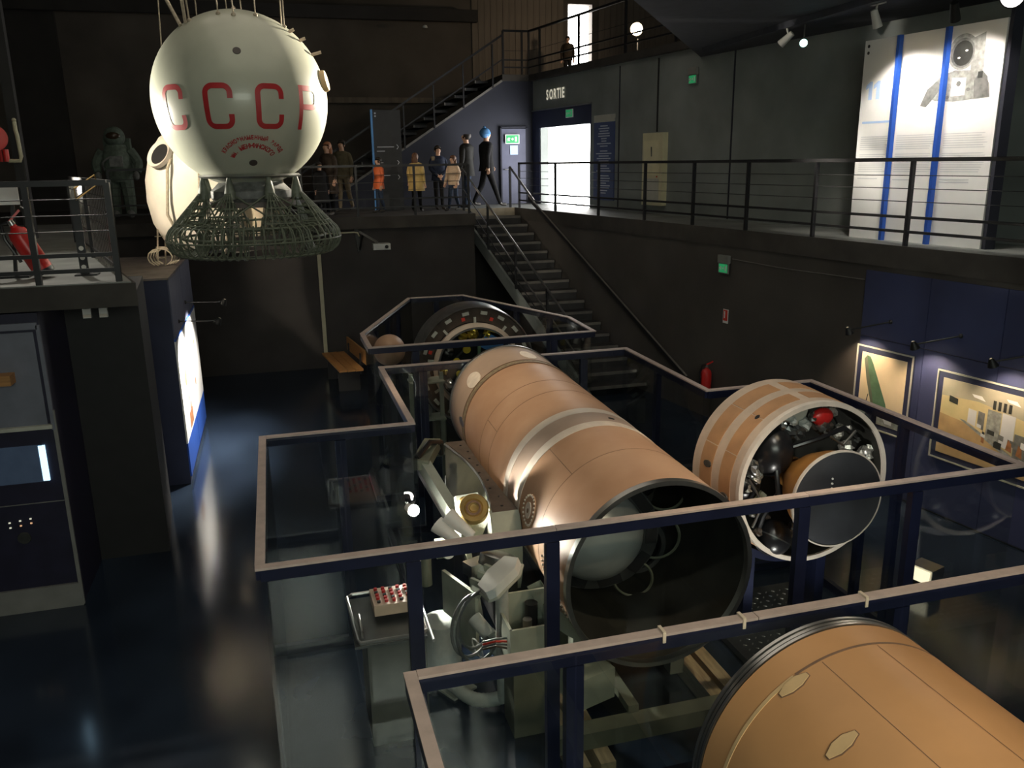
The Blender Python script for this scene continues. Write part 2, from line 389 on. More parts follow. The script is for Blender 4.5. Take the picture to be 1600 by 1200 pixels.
wu = st('wall_exit', b, 'wall_grey')
for y0, y1, z0, z1 in ((21.0, 18.1, 4.93, 5.33), (21.0, 20.62, 3.1, 4.93)):
    part('panel', MB().plate([EP(y0, U0 - .015, z0), EP(y1, U0 - .015, z0), EP(y1, U0 - .015, z1), EP(y0, U0 - .015, z1)], EN, .014), 'box_blue', wu, smooth=False)
part('cover_strip', MB().bar(EP(21.0, U0 - .02, 5.345), EP(18.08, U0 - .02, 5.345), .04, .025), 'handrail_steel', wu, smooth=False)
for yy in (16.95, 13.35):
    part('joint_strip', MB().bar(EP(yy, U0 - .006, 3.12), EP(yy, U0 - .006, 6.0), .03, .012, up=EN), 'wall_navy', wu, smooth=False)
st('floor_upper', MB().prism([(EX(12.5, U0 - .12), 12.5), (12, 12.5), (12, 24), (5.68, 24), (5.68, 20.95), (EX(20.95, U0 - .12), 20.95)], 6.05, 6.2), 'slab_dark')
st('floor_upper_near', MB().prism([(EX(-4, U0), -4), (12, -4), (12, 12.5), (EX(12.5, U0), 12.5)], 6.05, 6.2), 'slab_dark')
# wall under the upper stairs, with its door
b = MB(); tri = [(1.05, 3.1), (5.7, 6.05), (EX(21, U0), 6.05), (EX(21, U0), 3.1)]
b.plate([(x, 21.0, z) for x, z in tri], (0, 1, 0), 0.12)
ws = st('wall_stair', b, 'wall_navy')
part('stringer_edge', MB().bar((1.0, 20.98, 3.09), (5.68, 20.98, 6.06), .05, .05), 'nosing', ws, smooth=False)
d1 = thing('door_1', None, None, (5.95, 20.98, 3.1), kind='structure')
part('door_leaf', MB().box((5.95, 20.97, 4.02), (0.62, 0.05, 1.82)), 'door_blue', d1, smooth=False)
b = MB()
for x in (5.62, 6.28): b.box((x, 20.97, 4.04), (0.035, 0.06, 1.88))
b.box((5.95, 20.97, 4.965), (0.70, 0.06, 0.035)); part('door_frame', b, 'wall_navy', d1, smooth=False)
part('door_handle', MB().tube([(5.70, 20.95, 3.95), (5.70, 20.90, 3.95), (5.83, 20.90, 3.95)], .012), 'handrail_steel', d1)
# upper stair flight
sf = thing('stair_flight', None, None, (3.3, 21.7, 3.1), kind='structure')
stp = MB().box((0, 0, 0), (0.30, 1.3, 0.06))
pieces('step', stp, 'step_dark', sf, [Matrix.Translation((1.05 + .26 * k, 21.78, 3.28 + .172 * k)) for k in range(17)], smooth=False)
nos = MB().box((0, 0, 0), (0.03, 1.3, 0.065))
pieces('nosing', nos, 'nosing', sf, [Matrix.Translation((.89 + .26 * k, 21.78, 3.285 + .172 * k)) for k in range(17)], smooth=False)
part('stringer', MB().bar((.8, 22.46, 3.2), (5.5, 22.46, 6.2), .06, .26), 'step_dark', sf, smooth=False)
# the stairs going down along the right wall
sd = thing('stair_flight', None, None, (5.5, 16.4, 0), kind='structure')
n = 17; rise = 3.1 / 18
for k in range(n):
    y0 = 19.33 - .33 * k; y1 = y0 - .35; z = 3.1 - rise * (k + 1)
    sp = part('step', MB().prism([(EX(y0, -1.22), y0), (EX(y0, -.02), y0), (EX(y1, -.02), y1), (EX(y1, -1.22), y1)], z - .05, z), 'step_dark', sd, smooth=False)
    part('nosing', MB().prism([(EX(y1 + .03, -1.2), y1 + .03), (EX(y1 + .03, -.03), y1 + .03), (EX(y1 - .004, -.03), y1 - .004), (EX(y1 - .004, -1.2), y1 - .004)], z - .048, z + .004), 'nosing', sp, smooth=False)
    if k: part('riser', MB().prism([(EX(y0, -1.2), y0 - .0), (EX(y0, -.03), y0 - .0), (EX(y0, -.03), y0 - .02), (EX(y0, -1.2), y0 - .02)], z, z + rise - .05), 'step_dark', sd, smooth=False)
for off in (-1.25,):
    part('stringer', MB().bar(EP(19.35, off, 2.86), EP(13.5, off, 0.02), .05, .26), 'wall_grey', sd, smooth=False)
# soffit of the gallery above the poster
st('ceiling_soffit', MB().prism([(EX(14.3, U0), 14.3), (4.0, 9.3), (4.0, 6.5), (EX(6.5, U0), 6.5)], 5.88, 6.045), 'soffit')
st('trim_soffit_beam', MB().prism([(6.9, 13.1), (7.0, 13.1), (6.62, 6.6), (6.5, 6.6)], 5.80, 5.88), 'soffit')
st('trim_ledge', MB().prism([(-2.5, 23.85), (4.9, 23.85), (4.9, 23.99), (-2.5, 23.99)], 5.72, 5.86), 'plank_grey')
st('trim_roof_beam', MB().prism([(-8.9, 23.4), (5.7, 23.4), (5.7, 23.6), (-8.9, 23.6)], 7.75, 8.05), 'wall_black')
st('trim_roof_beam_upper', MB().prism([(-8.9, 22.9), (5.7, 22.9), (5.7, 23.1), (-8.9, 23.1)], 8.45, 8.7), 'wall_brown')
# platform on the left with the pillar and the blue box under it
st('floor_platform', MB().prism([(-9, 8.3), (-1.29, 8.3), (-2.75, 13.6), (-3.2, 17.52), (-9, 17.52)], 3.02, 3.14), 'concrete')
st('trim_platform_edge', MB().prism([(-9, 8.26), (-1.25, 8.26), (-2.72, 13.62), (-2.9, 13.62), (-1.42, 8.42), (-9, 8.42)], 2.92, 3.13), 'slab_dark')
st('wall_pillar', MB().prism([(-2.30, 9.3), (-1.41, 9.3), (-1.52, 10.6), (-2.30, 10.6)], 0, 2.92), 'black_matte')
bx = thing('wall_display_box', None, None, (-1.9, 12.9, 0), kind='structure')
part('box_body', MB().prism([(-2.6, 11.42), (-1.36, 11.42), (-1.36, 14.3), (-2.6, 14.3)], 0, 2.76), 'box_blue', bx, smooth=False)
part('box_top', MB().prism([(-2.6, 11.40), (-1.34, 11.40), (-1.34, 14.32), (-2.6, 14.32)], 2.76, 2.785), 'box_top', bx, smooth=False)
b = MB()
for y0, y1 in ((11.43, 12.86), (12.88, 14.29)):
    part('panel', MB().prism([(-1.36, y0), (-1.345, y0), (-1.345, y1), (-1.36, y1)], 1.99, 2.75), 'door_blue', bx, smooth=False)
    part('poster_panel', MB().prism([(-1.36, y0), (-1.34, y0), (-1.34, y1), (-1.36, y1)], 0.56, 1.95), 'poster_white', bx, smooth=False)
    part('blue_strip', MB().prism([(-1.36, y0), (-1.338, y0), (-1.338, y1), (-1.36, y1)], 1.95, 1.985), 'poster_blue', bx, smooth=False)
    part('blue_foot', MB().prism([(-1.36, y0), (-1.34, y0), (-1.34, y1), (-1.36, y1)], 0.1, 0.555), 'poster_blue', bx, smooth=False)
b = MB()
for y, z, w, h in ((12.05, 1.32, .28, .26), (12.15, 1.0, .14, .10), (12.3, .86, .2, .12), (13.6, 1.50, .16, .18), (13.25, .98, .18, .12)):
    n_ = 9; b.add([(-1.3385, y + w / 2 * math.cos(2 * PI * i / n_) * (.8 + .2 * math.sin(3 * i)), z + h / 2 * math.sin(2 * PI * i / n_)) for i in range(n_)], [tuple(range(n_))])
b.add([(-1.3385, 12.0, .60), (-1.3385, 12.45, .60), (-1.3385, 12.45, .82), (-1.3385, 12.0, .82)], [(0, 1, 2, 3)])
part('printed_pictures', b, 'print_brown', bx, smooth=False)
st('wall_column', MB().box((-3.47, 14.1, 6.3), (0.14, 0.14, 6.4)), 'black_matte')
st('wall_panel_recess', MB().box((-5.2, 23.9, 6.3), (1.1, 0.16, 6.4)), 'wall_black')

# ---------------------------------------------------------------- railings
def railing(name, label, pts, posts, top=1.0, lows=(.17, .34), wires=(.52, .67, .82), w=.045, m='rail_black', base_z=3.1, group='black steel gallery railings'):
    """pts: foot polyline; posts: list of points"""
    pts = [Vector(p) for p in pts]; mid = sum(pts, Vector()) / len(pts)
    t = thing(name, label, 'railing', (mid.x, mid.y, pts[0].z), group)
    for k in range(len(pts) - 1):
        p, q = pts[k], pts[k + 1]
        part('top_rail', MB().bar(p + UZ * top, q + UZ * top, w + .01, w), m, t, smooth=False)
        for z in lows: part('lower_rail', MB().bar(p + UZ * z, q + UZ * z, w * .7, w * .7), m, t, smooth=False)
        for z in wires: part('wire', MB().cyl(p + UZ * z, q + UZ * z, .005, n=5), m, t)
    for p in posts:
        p = Vector(p); part('post', MB().box((p.x, p.y, p.z + top / 2), (w, w, top)), m, t, smooth=False)
    return t
railing('railing', 'long black railing along the raised walkway in front of the white poster', [EP(19.2, .03, 3.1), EP(4.2, .03, 3.1)],
        [EP(y, .03, 3.1) for y in (19.2, 17.4, 15.6, 14.0, 12.6, 11.3, 9.95, 8.45, 6.9, 5.5, 4.2)])
railing('railing', 'black railing of the gallery with the visitors behind it', [(-2.9, 17.6, 3.1), (4.0, 17.6, 3.1)],
        [(x, 17.6, 3.1) for x in (-2.9, -1.6, -.5, .6, 1.68, 2.86, 4.0)])
railing('railing', 'black railing on the left platform in front of the red extinguisher', [(-3.6, 8.36, 3.14), (-1.40, 8.36, 3.14)],
        [(x, 8.36, 3.14) for x in (-3.6, -2.06, -1.40)], top=.88, lows=(.11, .25), wires=(.46, .60, .74), w=.05)
t = railing('railing', 'railing with a mesh infill along the slanted side of the left platform', [(-1.40, 8.45, 3.14), (-2.68, 13.1, 3.14)],
        [(-2.04, 10.75, 3.14), (-2.68, 13.1, 3.14)], top=.88, lows=(.11,), wires=(.3, .46, .60, .74), w=.04)
pieces('mesh_bar', MB().cyl((0, 0, 0), (0, 0, .84), .006, n=5), 'handrail_steel', t, [Matrix.Translation((-1.40 - 1.28 * k / 30, 8.45 + 4.65 * k / 30, 3.16)) for k in range(1, 30)])
railing('railing', 'black railing of the top landing beside the bright doorway', [EP(21.0, U0 - .1, 6.2), EP(14.2, U0 - .1, 6.2)],
        [EP(y, U0 - .1, 6.2) for y in (21.0, 20.4, 18.5, 16.6, 14.9, 14.2)], wires=(.55,))
railing('railing', 'black railing at the head of the upper stairs', [(5.72, 21.0, 6.2), (EX(21, U0 - .1), 21.0, 6.2)], [(5.72, 21, 6.2), (6.2, 21, 6.2)], wires=(.55,))
# handrails of the stairs
t = thing('handrail', 'dark sloping handrail with posts beside the upper stairs', 'handrail', (3.3, 20.95, 3.1))
part('top_rail', MB().bar((.75, 20.95, 3.95), (5.70, 20.95, 7.10), .045, .05), 'rail_black', t, smooth=False)
part('lower_rail', MB().bar((.75, 20.95, 3.40), (5.70, 20.95, 6.55), .03, .03), 'rail_black', t, smooth=False)
for k in range(7):
    x = 1.0 + .74 * k; z = 3.1 + (x - 1.05) * .634; part('post', MB().box((x, 20.95, z + .5), (.035, .035, 1.0)), 'rail_black', t, smooth=False)
def stair_z(y): return 3.1 - (19.33 - y) * rise / .33
t = thing('handrail', 'black stair railing with a shiny steel handrail on the open side', 'handrail', (EX(16.5, -1.25), 16.5, 0))
part('top_rail', MB().cyl(EP(19.33, -1.25, 4.0), EP(13.7, -1.25, stair_z(13.7) + .9), .022, n=8), 'handrail_steel', t)
part('lower_rail', MB().cyl(EP(19.33, -1.25, 3.55), EP(13.7, -1.25, stair_z(13.7) + .45), .016, n=8), 'handrail_steel', t)
part('lower_rail', MB().cyl(EP(19.33, -1.25, 3.3), EP(13.7, -1.25, stair_z(13.7) + .2), .012, n=8), 'rail_black', t)
for y in (19.3, 17.9, 16.5, 15.1, 13.75):
    part('post', MB().box(EP(y, -1.25, stair_z(y) + .42), (.045, .045, .98)), 'rail_black', t, smooth=False)
t = thing('handrail', 'black wall handrail slanting down the dark wall above the stairs', 'handrail', (EX(16, -.05), 16, .5))
part('rail', MB().bar(EP(18.5, -.06, 3.35), EP(12.45, -.06, .55), .05, .07), 'rail_black', t, smooth=False)
part('rail_top', MB().bar(EP(18.5, -.06, 3.392), EP(12.45, -.06, .592), .035, .012), 'nosing', t, smooth=False)
for y in (18, 16, 14, 12.8): part('bracket', MB().bar(EP(y, -.06, 3.35 - (18.5 - y) * .4628), EP(y, 0, 3.33 - (18.5 - y) * .4628), .02, .02), 'rail_black', t, smooth=False)
t = thing('handrail', 'short bright steel handrail at the head of the stairs before the exit', 'handrail', (EX(19.2, -.1), 19.2, 3.1))
part('rail', MB().cyl(EP(19.45, -.08, 4.02), EP(18.2, -.08, 3.30), .025, n=8), 'handrail_steel', t)
part('post', MB().box(EP(19.45, -.08, 3.55), (.05, .05, .95)), 'rail_black', t, smooth=False)

# ---------------------------------------------------------------- glass enclosures
def enclosure(name, label, poly, posts, open_last=False, H=2.0):
    cx = sum(p[0] for p in poly) / len(poly); cy = sum(p[1] for p in poly) / len(poly)
    t = thing(name, label, 'glass barrier', (cx, cy, 0), 'glass barriers around the rocket stages')
    n = len(poly) - (1 if open_last else 0)
    for k in range(n):
        p = Vector((*poly[k], 0)); q = Vector((*poly[(k + 1) % len(poly)], 0)); L = (q - p).length; d = (q - p).normalized(); nn = Vector((d.y, -d.x, 0))
        r = part('rail', MB().bar(p + UZ * (H - .045), q + UZ * (H - .045), .05, .07), 'case_navy', t, smooth=False)
        c0, c1 = p + d * .0285, q + d * .028
        m_ = max(1, round(L / 1.6)); ee = [c0 + (c1 - c0) * (i / m_) for i in range(m_ + 1)]
        for i in range(m_):
            part('cap_strip', MB().bar(ee[i] + d * .002 + UZ * (H - .003), ee[i + 1] - d * .002 + UZ * (H - .003), .056, .014), 'case_cap', r, smooth=False)
        part('kerb', MB().bar(p + UZ * .04, q + UZ * .04, .05, .08), 'case_navy', t, smooth=False)
        at = [0.0] + [x for x in posts.get(k, [])] + [L]
        for x in at[1:-1]:
            part('post', MB().box(p + d * x + UZ * (H / 2 - .04), (.085, .055, H - .09), rz=math.atan2(d.y, d.x)), 'case_navy', t, smooth=False)
        for i in range(len(at) - 1):
            a, b2 = p + d * (at[i] + .006), p + d * (at[i + 1] - .006)
            if (b2 - a).length < .05: continue
            part('glass_pane', MB().bar(a + nn * .034 + UZ * ((H - .04) / 2 + .03), b2 + nn * .034 + UZ * ((H - .04) / 2 + .03), .010, H - .07), 'glass', t, smooth=False)
    return t
A = [(-.23, 4.45), (-.23, 6.83), (1.0, 6.83), (1.0, 8.95), (3.88, 8.95), (3.88, 6.97), (5.02, 6.97), (5.02, 4.45)]
encA = enclosure('glass_enclosure', 'large glass enclosure with navy rails around the long tan rocket stage', A,
    {1: [.62], 2: [], 3: [.46, 2.35], 4: [.88], 5: [.57], 6: [.90, 1.32], 7: [.91, 1.80, 3.55, 4.40]})
encB = enclosure('glass_enclosure', 'many-sided far glass enclosure around the round instrument bay', [(1.0, 10.0), (1.0, 10.9), (2.05, 13.65), (2.95, 13.65), (3.93, 11.1), (3.9, 10.05)],
    {1: [.7, 1.4, 2.1], 2: [.45], 3: [.2, 1.5, 2.3], 5: [.55, 2.35]})
encC = enclosure('glass_enclosure', 'near glass enclosure with white clips on its rail around the orange stage', [(.41, -1.5), (.41, 3.2), (3.73, 3.2), (3.73, -1.5)],
    {0: [1.2, 2.4, 3.6], 1: [.75, 2.52], 2: [1.0, 2.2, 3.4]}, open_last=True)
clip = MB().box((0, 0, .012), (.016, .062, .012)).box((0, -.03, -.015), (.016, .006, .05))
pieces('clip', clip, 'clip_white', encC, [Matrix.Translation((x, 3.2, 1.998)) for x in (1.60, 2.02, 2.71)], smooth=False)

# ---------------------------------------------------------------- rocket stages
class Cone:
    """shell between two circles whose planes face along Y"""
    def __init__(s, Y0, c0, r0, Y1, c1, r1): s.a = (Y0, c0, r0); s.b = (Y1, c1, r1)
    def p(s, Y, th, dr=0.0):
        t = (Y - s.a[0]) / (s.b[0] - s.a[0])
        r = s.a[2] + (s.b[2] - s.a[2]) * t + dr
        return Vector((s.a[1][0] + (s.b[1][0] - s.a[1][0]) * t + r * math.cos(th), Y, s.a[1][1] + (s.b[1][1] - s.a[1][1]) * t + r * math.sin(th)))
    def ring(s, mb, prof, n=96, th0=0, th1=2 * PI, closed=True):
        """prof: list of (Y, dr)"""
        full = abs(th1 - th0 - 2 * PI) < 1e-6; m = n if full else n + 1
        vs = [s.p(Y, th0 + (th1 - th0) * i / n, dr) for Y, dr in prof for i in range(m)]
        fs = []; P = len(prof)
        for j in range(P if closed else P - 1):
            k = (j + 1) % P
            fs += [(j * m + i, j * m + (i + 1) % m, k * m + (i + 1) % m, k * m + i) for i in range(n)]
        if not full and closed: fs += [tuple(j * m for j in range(P)), tuple(j * m + n for j in range(P - 1, -1, -1))]
        mb.add(vs, fs); return mb
    def patch(s, mb, Y, th, a, b, n=28, dr=.006, shape=None):
        """thin raised patch: a = half length along Y, b = half width around"""
        r = s.a[2]; rim = []
        pts = shape or [(math.cos(2 * PI * i / n), math.sin(2 * PI * i / n)) for i in range(n)]
        n = len(pts); vs = []
        for k in (0, .5, 1): vs += [s.p(Y + a * u * k, th + b * v * k / r, dr) for u, v in pts] if k else [s.p(Y, th, dr)]
        vs += [s.p(Y + a * u, th + b * v / r, -.002) for u, v in pts]
        fs = [(0, 1 + i, 1 + (i + 1) % n) for i in range(n)]
        for j in range(2): fs += [(1 + j * n + i, 1 + (j + 1) * n + i, 1 + (j + 1) * n + (i + 1) % n, 1 + j * n + (i + 1) % n) for i in range(n)]
        mb.add(vs, fs); return mb
R_ = math.radians
main = Cone(5.0, (2.47, 1.26), .72, 8.85, (2.40, 1.49), .66)
ms = thing('rocket_stage', 'long tan rocket stage with two white bands, lying open end forward in the glass enclosure', 'rocket stage', (2.43, 6.9, 0), 'rocket stages')
sh = part('shell', main.ring(MB(), [(5.0, 0), (5.5, 0), (6.1, 0), (6.9, 0), (7.55, 0), (8.17, 0), (8.17, -.02), (5.0, -.02)]), 'stage_tan', ms)
part('rear_skirt', main.ring(MB(), [(8.23, 0), (8.86, 0), (8.86, -.02), (8.23, -.02)]), 'stage_grey_tan', ms)
part('rim', main.ring(MB(), [(8.83, .012), (8.885, .008), (8.885, -.05), (8.83, -.05)]), 'steel', ms, label='pale metal rear rim')
part('front_rim', main.ring(MB(), [(4.97, .006), (5.02, .008), (5.02, -.03), (4.97, -.028)]), 'steel', ms, label='thin shiny front rim')
part('stitched_band', main.ring(MB(), [(8.165, .006), (8.235, .006), (8.235, -.01), (8.165, -.01)]), 'stitch', ms)
for y in (8.15, 8.25): part('stitched_edge', main.ring(MB(), [(y - .006, .008), (y + .006, .008), (y + .006, -.004), (y - .006, -.004)]), 'seam', ms)
for y in (6.56, 6.21): part('white_band', main.ring(MB(), [(y - .055, .004), (y + .055, .004), (y + .055, -.004), (y - .055, -.004)]), 'band_white', ms, label='white painted band')
part('middle_strip', main.ring(MB(), [(6.27, .002), (6.50, .002), (6.50, -.003), (6.27, -.003)]), 'stage_grey_tan', ms)
for y in (7.50, 7.16, 5.62): part('seam', main.ring(MB(), [(y - .003, .0012), (y + .003, .0012), (y + .003, -.002), (y - .003, -.002)]), 'seam', sh)
b = MB()
for th, y0, y1 in ((128, 5.62, 6.15), (150, 7.16, 7.5), (62, 5.62, 6.15)):
    b.add([main.p(y0, R_(th), .0013), main.p(y1, R_(th), .0013), main.p(y1, R_(th + .5), .0013), main.p(y0, R_(th + .5), .0013)], [(0, 1, 2, 3)])
part('seam', b, 'seam', sh, smooth=False)
part('white_patch', main.patch(MB(), 8.42, R_(138), .17, .10), 'patch_white', ms, label='pale oval patch')
part('white_patch', main.patch(MB(), 8.47, R_(79), .15, .09), 'patch_white', ms, label='pale oval patch')
part('cable_plate', main.patch(MB(), 8.28, R_(176), .10, .05), 'steel', ms)
part('hole', main.patch(MB(), 6.36, R_(74), .02, .03, n=12), 'black_matte', ms)
pr = part('round_port', main.patch(MB(), 5.91, R_(167), .13, .13, dr=.008), 'stage_tan', ms, label='round port ringed with rivets')
part('port_cap', main.patch(MB(), 5.91, R_(167), .058, .066, dr=.016), 'patch_white', pr)
part('port_swirl', main.patch(MB(), 5.90, R_(167), .016, .02, dr=.019, n=10), 'seam', pr)
riv = MB().ball((0, 0, 0), .011, 8, 5)
pieces('rivet', riv, 'band_white', pr, [Matrix.Translation(main.p(5.91 + .118 * math.cos(a), R_(167) + .118 * math.sin(a) / .72, .008)) for a in [2 * PI * k / 22 for k in range(22)]])
pieces('rivet', riv, 'band_white', ms, [Matrix.Translation(main.p(yy, R_(a), .004)) for yy in (5.52, 5.40, 5.19) for a in range(182, 236, 3)])
part('edge_flange', main.ring(MB(), [(5.44, .004), (5.48, .004), (5.48, -.004), (5.44, -.004)], th0=R_(178), th1=R_(240), n=30), 'band_white', ms)
# inside the open end
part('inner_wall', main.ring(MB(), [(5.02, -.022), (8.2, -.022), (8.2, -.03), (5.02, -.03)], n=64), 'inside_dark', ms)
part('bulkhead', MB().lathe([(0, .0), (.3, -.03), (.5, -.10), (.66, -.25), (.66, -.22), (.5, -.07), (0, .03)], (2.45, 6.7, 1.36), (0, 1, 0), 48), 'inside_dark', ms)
dm = part('nozzle_dome', MB().lathe([(0, -.20), (.12, -.19), (.24, -.15), (.33, -.08), (.39, .02), (.41, .10), (.40, .16)], (2.26, 5.75, 1.22), (0.25, 1, .12), 48), 'dome_steel', ms, label='pale steel dome inside the open end')
part('dome_flange', MB().lathe([(.41, .09), (.53, .09), (.53, .12), (.41, .12)], (2.26, 5.75, 1.22), (.25, 1, .12), 48, closed=True), 'steel_dark', ms)
u, v, a_ = basis((.25, 1, .12))
pieces('flange_window', MB().box((0, 0, 0), (.09, .20, .012)), 'black_matte', ms, [place(Vector((2.26, 5.75, 1.22)) + (u * math.cos(t) + v * math.sin(t)) * .47 + a_ * .088, u * math.cos(t) + v * math.sin(t), a_) for t in [2 * PI * k / 10 for k in range(10)]], smooth=False)
part('inner_ring', MB().lathe([(.20, 0), (.24, 0), (.24, .03), (.20, .03)], (2.72, 5.9, 1.02), (0, 1, 0), 32, closed=True), 'steel_dark', ms)
for x, z, r in ((2.78, 1.55, .22), (2.95, 1.0, .16)):
    part('inner_bottle', MB().ball((x, 6.2, z), r, 20, 12), 'black_satin', ms)
for x, z, r, y in ((2.86, 1.10, .20, 5.9), (2.98, 1.45, .17, 6.0), (2.62, .80, .16, 5.8)):
    part('inner_ring', MB().lathe([(r - .012, 0), (r, -.012), (r + .012, 0), (r, .012)], (x, y, z), (-.35, -1, 0), 32, closed=True), 'khaki', ms)
# floor cradle of the main stage
t = thing('stage_cradle', 'dark steel cradle with wooden skids under the long tan stage', 'cradle', (2.45, 6.2, 0))
for x in (1.72, 1.90, 2.98, 3.14):
    part('wooden_skid', MB().box((x, 5.4, .09), (.11, 1.75, .16)), 'wood_pale', t, smooth=False)
for y in (4.75, 6.0): part('cross_beam', MB().box((2.45, y, .24), (1.7, .14, .13)), 'khaki', t, smooth=False)
for y in (5.5, 7.6):
    zc = 1.26 + .06 * (y - 5)
    part('saddle', MB().lathe([(.745, -.08), (.86, -.08), (.86, .08), (.745, .08)], (2.45, y, zc), (0, 1, 0), 24, a0=R_(200), a1=R_(340), closed=True), 'grey_green', t)
    for s in (-.42, .42): part('saddle_leg', MB().box((2.45 + s, y, (zc - .75) / 2 + .1), (.12, .12, zc - .72)), 'grey_green', t, smooth=False)
b = MB(); b.box((2.45, 7.2, .06), (.12, 2.6, .12)).box((2.2, 5.6, .34), (.08, 1.6, .06)); part('spine_beam', b, 'khaki', t, smooth=False)

# near orange stage
nr = Cone(2.92, (2.31, 1.43), .664, -1.2, (2.31, 1.43), .664)
ns = thing('rocket_stage', 'orange rocket stage with cream octagonal patches in the near enclosure', 'rocket stage', (2.31, 1.0, 0), 'rocket stages')
part('shell', nr.ring(MB(), [(2.86, 0), (1.8, 0), (.6, 0), (-1.2, 0), (-1.2, -.02), (2.86, -.02)]), 'stage_orange', ns)
for k, (y, dr) in enumerate(((2.875, .004), (2.90, .0), (2.925, .003))):
    part('end_ring', nr.ring(MB(), [(y - .008, dr), (y + .008, dr), (y + .008, -.03), (y - .008, -.03)]), 'steel', ns)
part('end_ring_gap', nr.ring(MB(), [(2.86, -.006), (2.93, -.006), (2.93, -.03), (2.86, -.03)]), 'black_satin', ns)
part('cream_line', nr.ring(MB(), [(2.693, .003), (2.712, .003), (2.712, -.003), (2.693, -.003)], th0=R_(120), th1=R_(250), n=60), 'patch_cream', ns)
part('tan_line', nr.ring(MB(), [(2.70, .002), (2.712, .002), (2.712, -.003), (2.70, -.003)], th0=R_(-20), th1=R_(119), n=60), 'seam', ns)
oc = [(1, .35), (.35, 1), (-.35, 1), (-1, .35), (-1, -.35), (-.35, -1), (.35, -1), (1, -.35)]
for y, th in ((2.67, 122), (2.31, 125)):
    pp = part('octagon_plate', nr.patch(MB(), y, R_(th), .034, .078, shape=oc, dr=.003), 'seam', ns)
    part('octagon_patch', nr.patch(MB(), y, R_(th), .029, .073, shape=oc, dr=.006), 'patch_cream', pp, label='cream octagonal patch')
for th in (108, 84): part('panel_line', MB().add([nr.p(2.69, R_(th), .0012), nr.p(-1, R_(th), .0012), nr.p(-1, R_(th + .25), .0012), nr.p(2.69, R_(th + .25), .0012)], [(0, 1, 2, 3)]), 'seam', ns, smooth=False)
part('end_dome', MB().lathe([(.62, -.02), (.58, .06), (.45, .13), (.25, .18), (0, .20)], (2.31, 2.86, 1.43), (0, 1, 0), 48), 'dome_steel', ns, label='steel end dome')
t = thing('stage_cradle', 'dark cradle frame under the near orange stage', 'cradle', (2.31, 1.2, 0))
for y in (-.6, 2.2):
    part('saddle', MB().lathe([(.68, -.08), (.78, -.08), (.78, .08), (.68, .08)], (2.31, y, 1.43), (0, 1, 0), 24, a0=R_(200), a1=R_(340), closed=True), 'khaki', t)
    for s in (-.45, .45): part('leg', MB().box((2.31 + s, y, .44), (.12, .12, .88)), 'khaki', t, smooth=False)
for s in (-.45, .45): part('skid', MB().box((2.31 + s, .8, .05), (.14, 3.6, .1)), 'khaki', t, smooth=False)

# short second stage with its nozzle
sm = Cone(5.65, (4.14, 1.53), .70, 6.25, (4.11, 1.53), .73)
ss = thing('rocket_stage', 'short rocket stage with tan panels, packed with black tanks around a dark nozzle', 'rocket stage', (4.12, 5.9, 0), 'rocket stages')
part('shell', sm.ring(MB(), [(5.62, 0), (6.27, 0), (6.27, -.03), (5.62, -.03)]), 'band_cream', ss)
part('front_ring', sm.ring(MB(), [(5.60, .004), (5.64, .006), (5.64, -.035), (5.60, -.035)]), 'band_white', ss)
b0 = 12
for k in range(b0):
    a0_, a1_ = R_(8 + 360 / b0 * k), R_(8 + 360 / b0 * (k + 1) - (7 if k == 2 else .6))
    for y0, y1 in ((5.73, 5.88), (5.99, 6.16)):
        part('tan_panel', sm.ring(MB(), [(y0, .004), (y1, .004), (y1, -.004), (y0, -.004)], th0=a0_, th1=a1_, n=8), 'panel_tan', ss)
part('hole', sm.patch(MB(), 5.80, R_(128), .018, .025, n=12), 'black_matte', ss)
for th in (172, 188): part('latch', sm.patch(MB(), 6.05 if th < 180 else 5.8, R_(th), .05, .03, n=8, dr=.015), 'steel_dark', ss)
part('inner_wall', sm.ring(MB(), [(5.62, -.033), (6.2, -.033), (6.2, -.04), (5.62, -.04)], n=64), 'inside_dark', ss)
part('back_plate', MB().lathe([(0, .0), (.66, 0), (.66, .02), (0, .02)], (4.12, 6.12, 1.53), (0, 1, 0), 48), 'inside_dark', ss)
NZ = (4.065, 5.2, 1.56)
part('nozzle_bell', MB().lathe([(.375, .0), (.385, .02), (.375, .06), (.34, .18), (.28, .32), (.2, .45), (.14, .55), (.13, .8)], NZ, (.03, 1, -.02), 48), 'amber', ss, label='amber nozzle bell')
cov = part('nozzle_cover', MB().lathe([(0, -.012), (.378, -.012), (.388, -.006), (.388, .01), (0, .01)], NZ, (.03, 1, -.02), 64), 'graphite', ss, label='dark grey disc closing the nozzle')
part('cover_rim', MB().lathe([(.386, -.014), (.397, -.010), (.397, .014), (.386, .012)], NZ, (.03, 1, -.02), 64, closed=True), 'band_white', cov)
pieces('screw', MB().ball((0, 0, 0), .009, 8, 5), 'white_paint', cov, [Matrix.Translation((x, 5.187, z)) for x, z in ((4.0, 1.66), (4.0, 1.70), (4.0, 1.74), (3.80, 1.47), (4.36, 1.45))])
for x, z, y, r, sc in ((3.82, 1.80, 5.80, .19, (1, 1.2, 1.2)), (3.86, 1.03, 5.72, .16, (1, 1, 1)), (3.62, 1.50, 5.85, .15, (1, 1, 1)), (4.45, 1.02, 5.8, .15, (1, 1, 1))):
    tk = part('propellant_tank', MB().ball((x, y, z), r, 28, 18, sc), 'black_satin', ss, label='black rounded tank')
    part('tank_seam', MB().lathe([(r * sc[0] * 1.002, -.006), (r * sc[0] * 1.012, 0), (r * sc[0] * 1.002, .006)], (x, y, z), (.5, .2, .8), 32), 'steel_dark', tk)
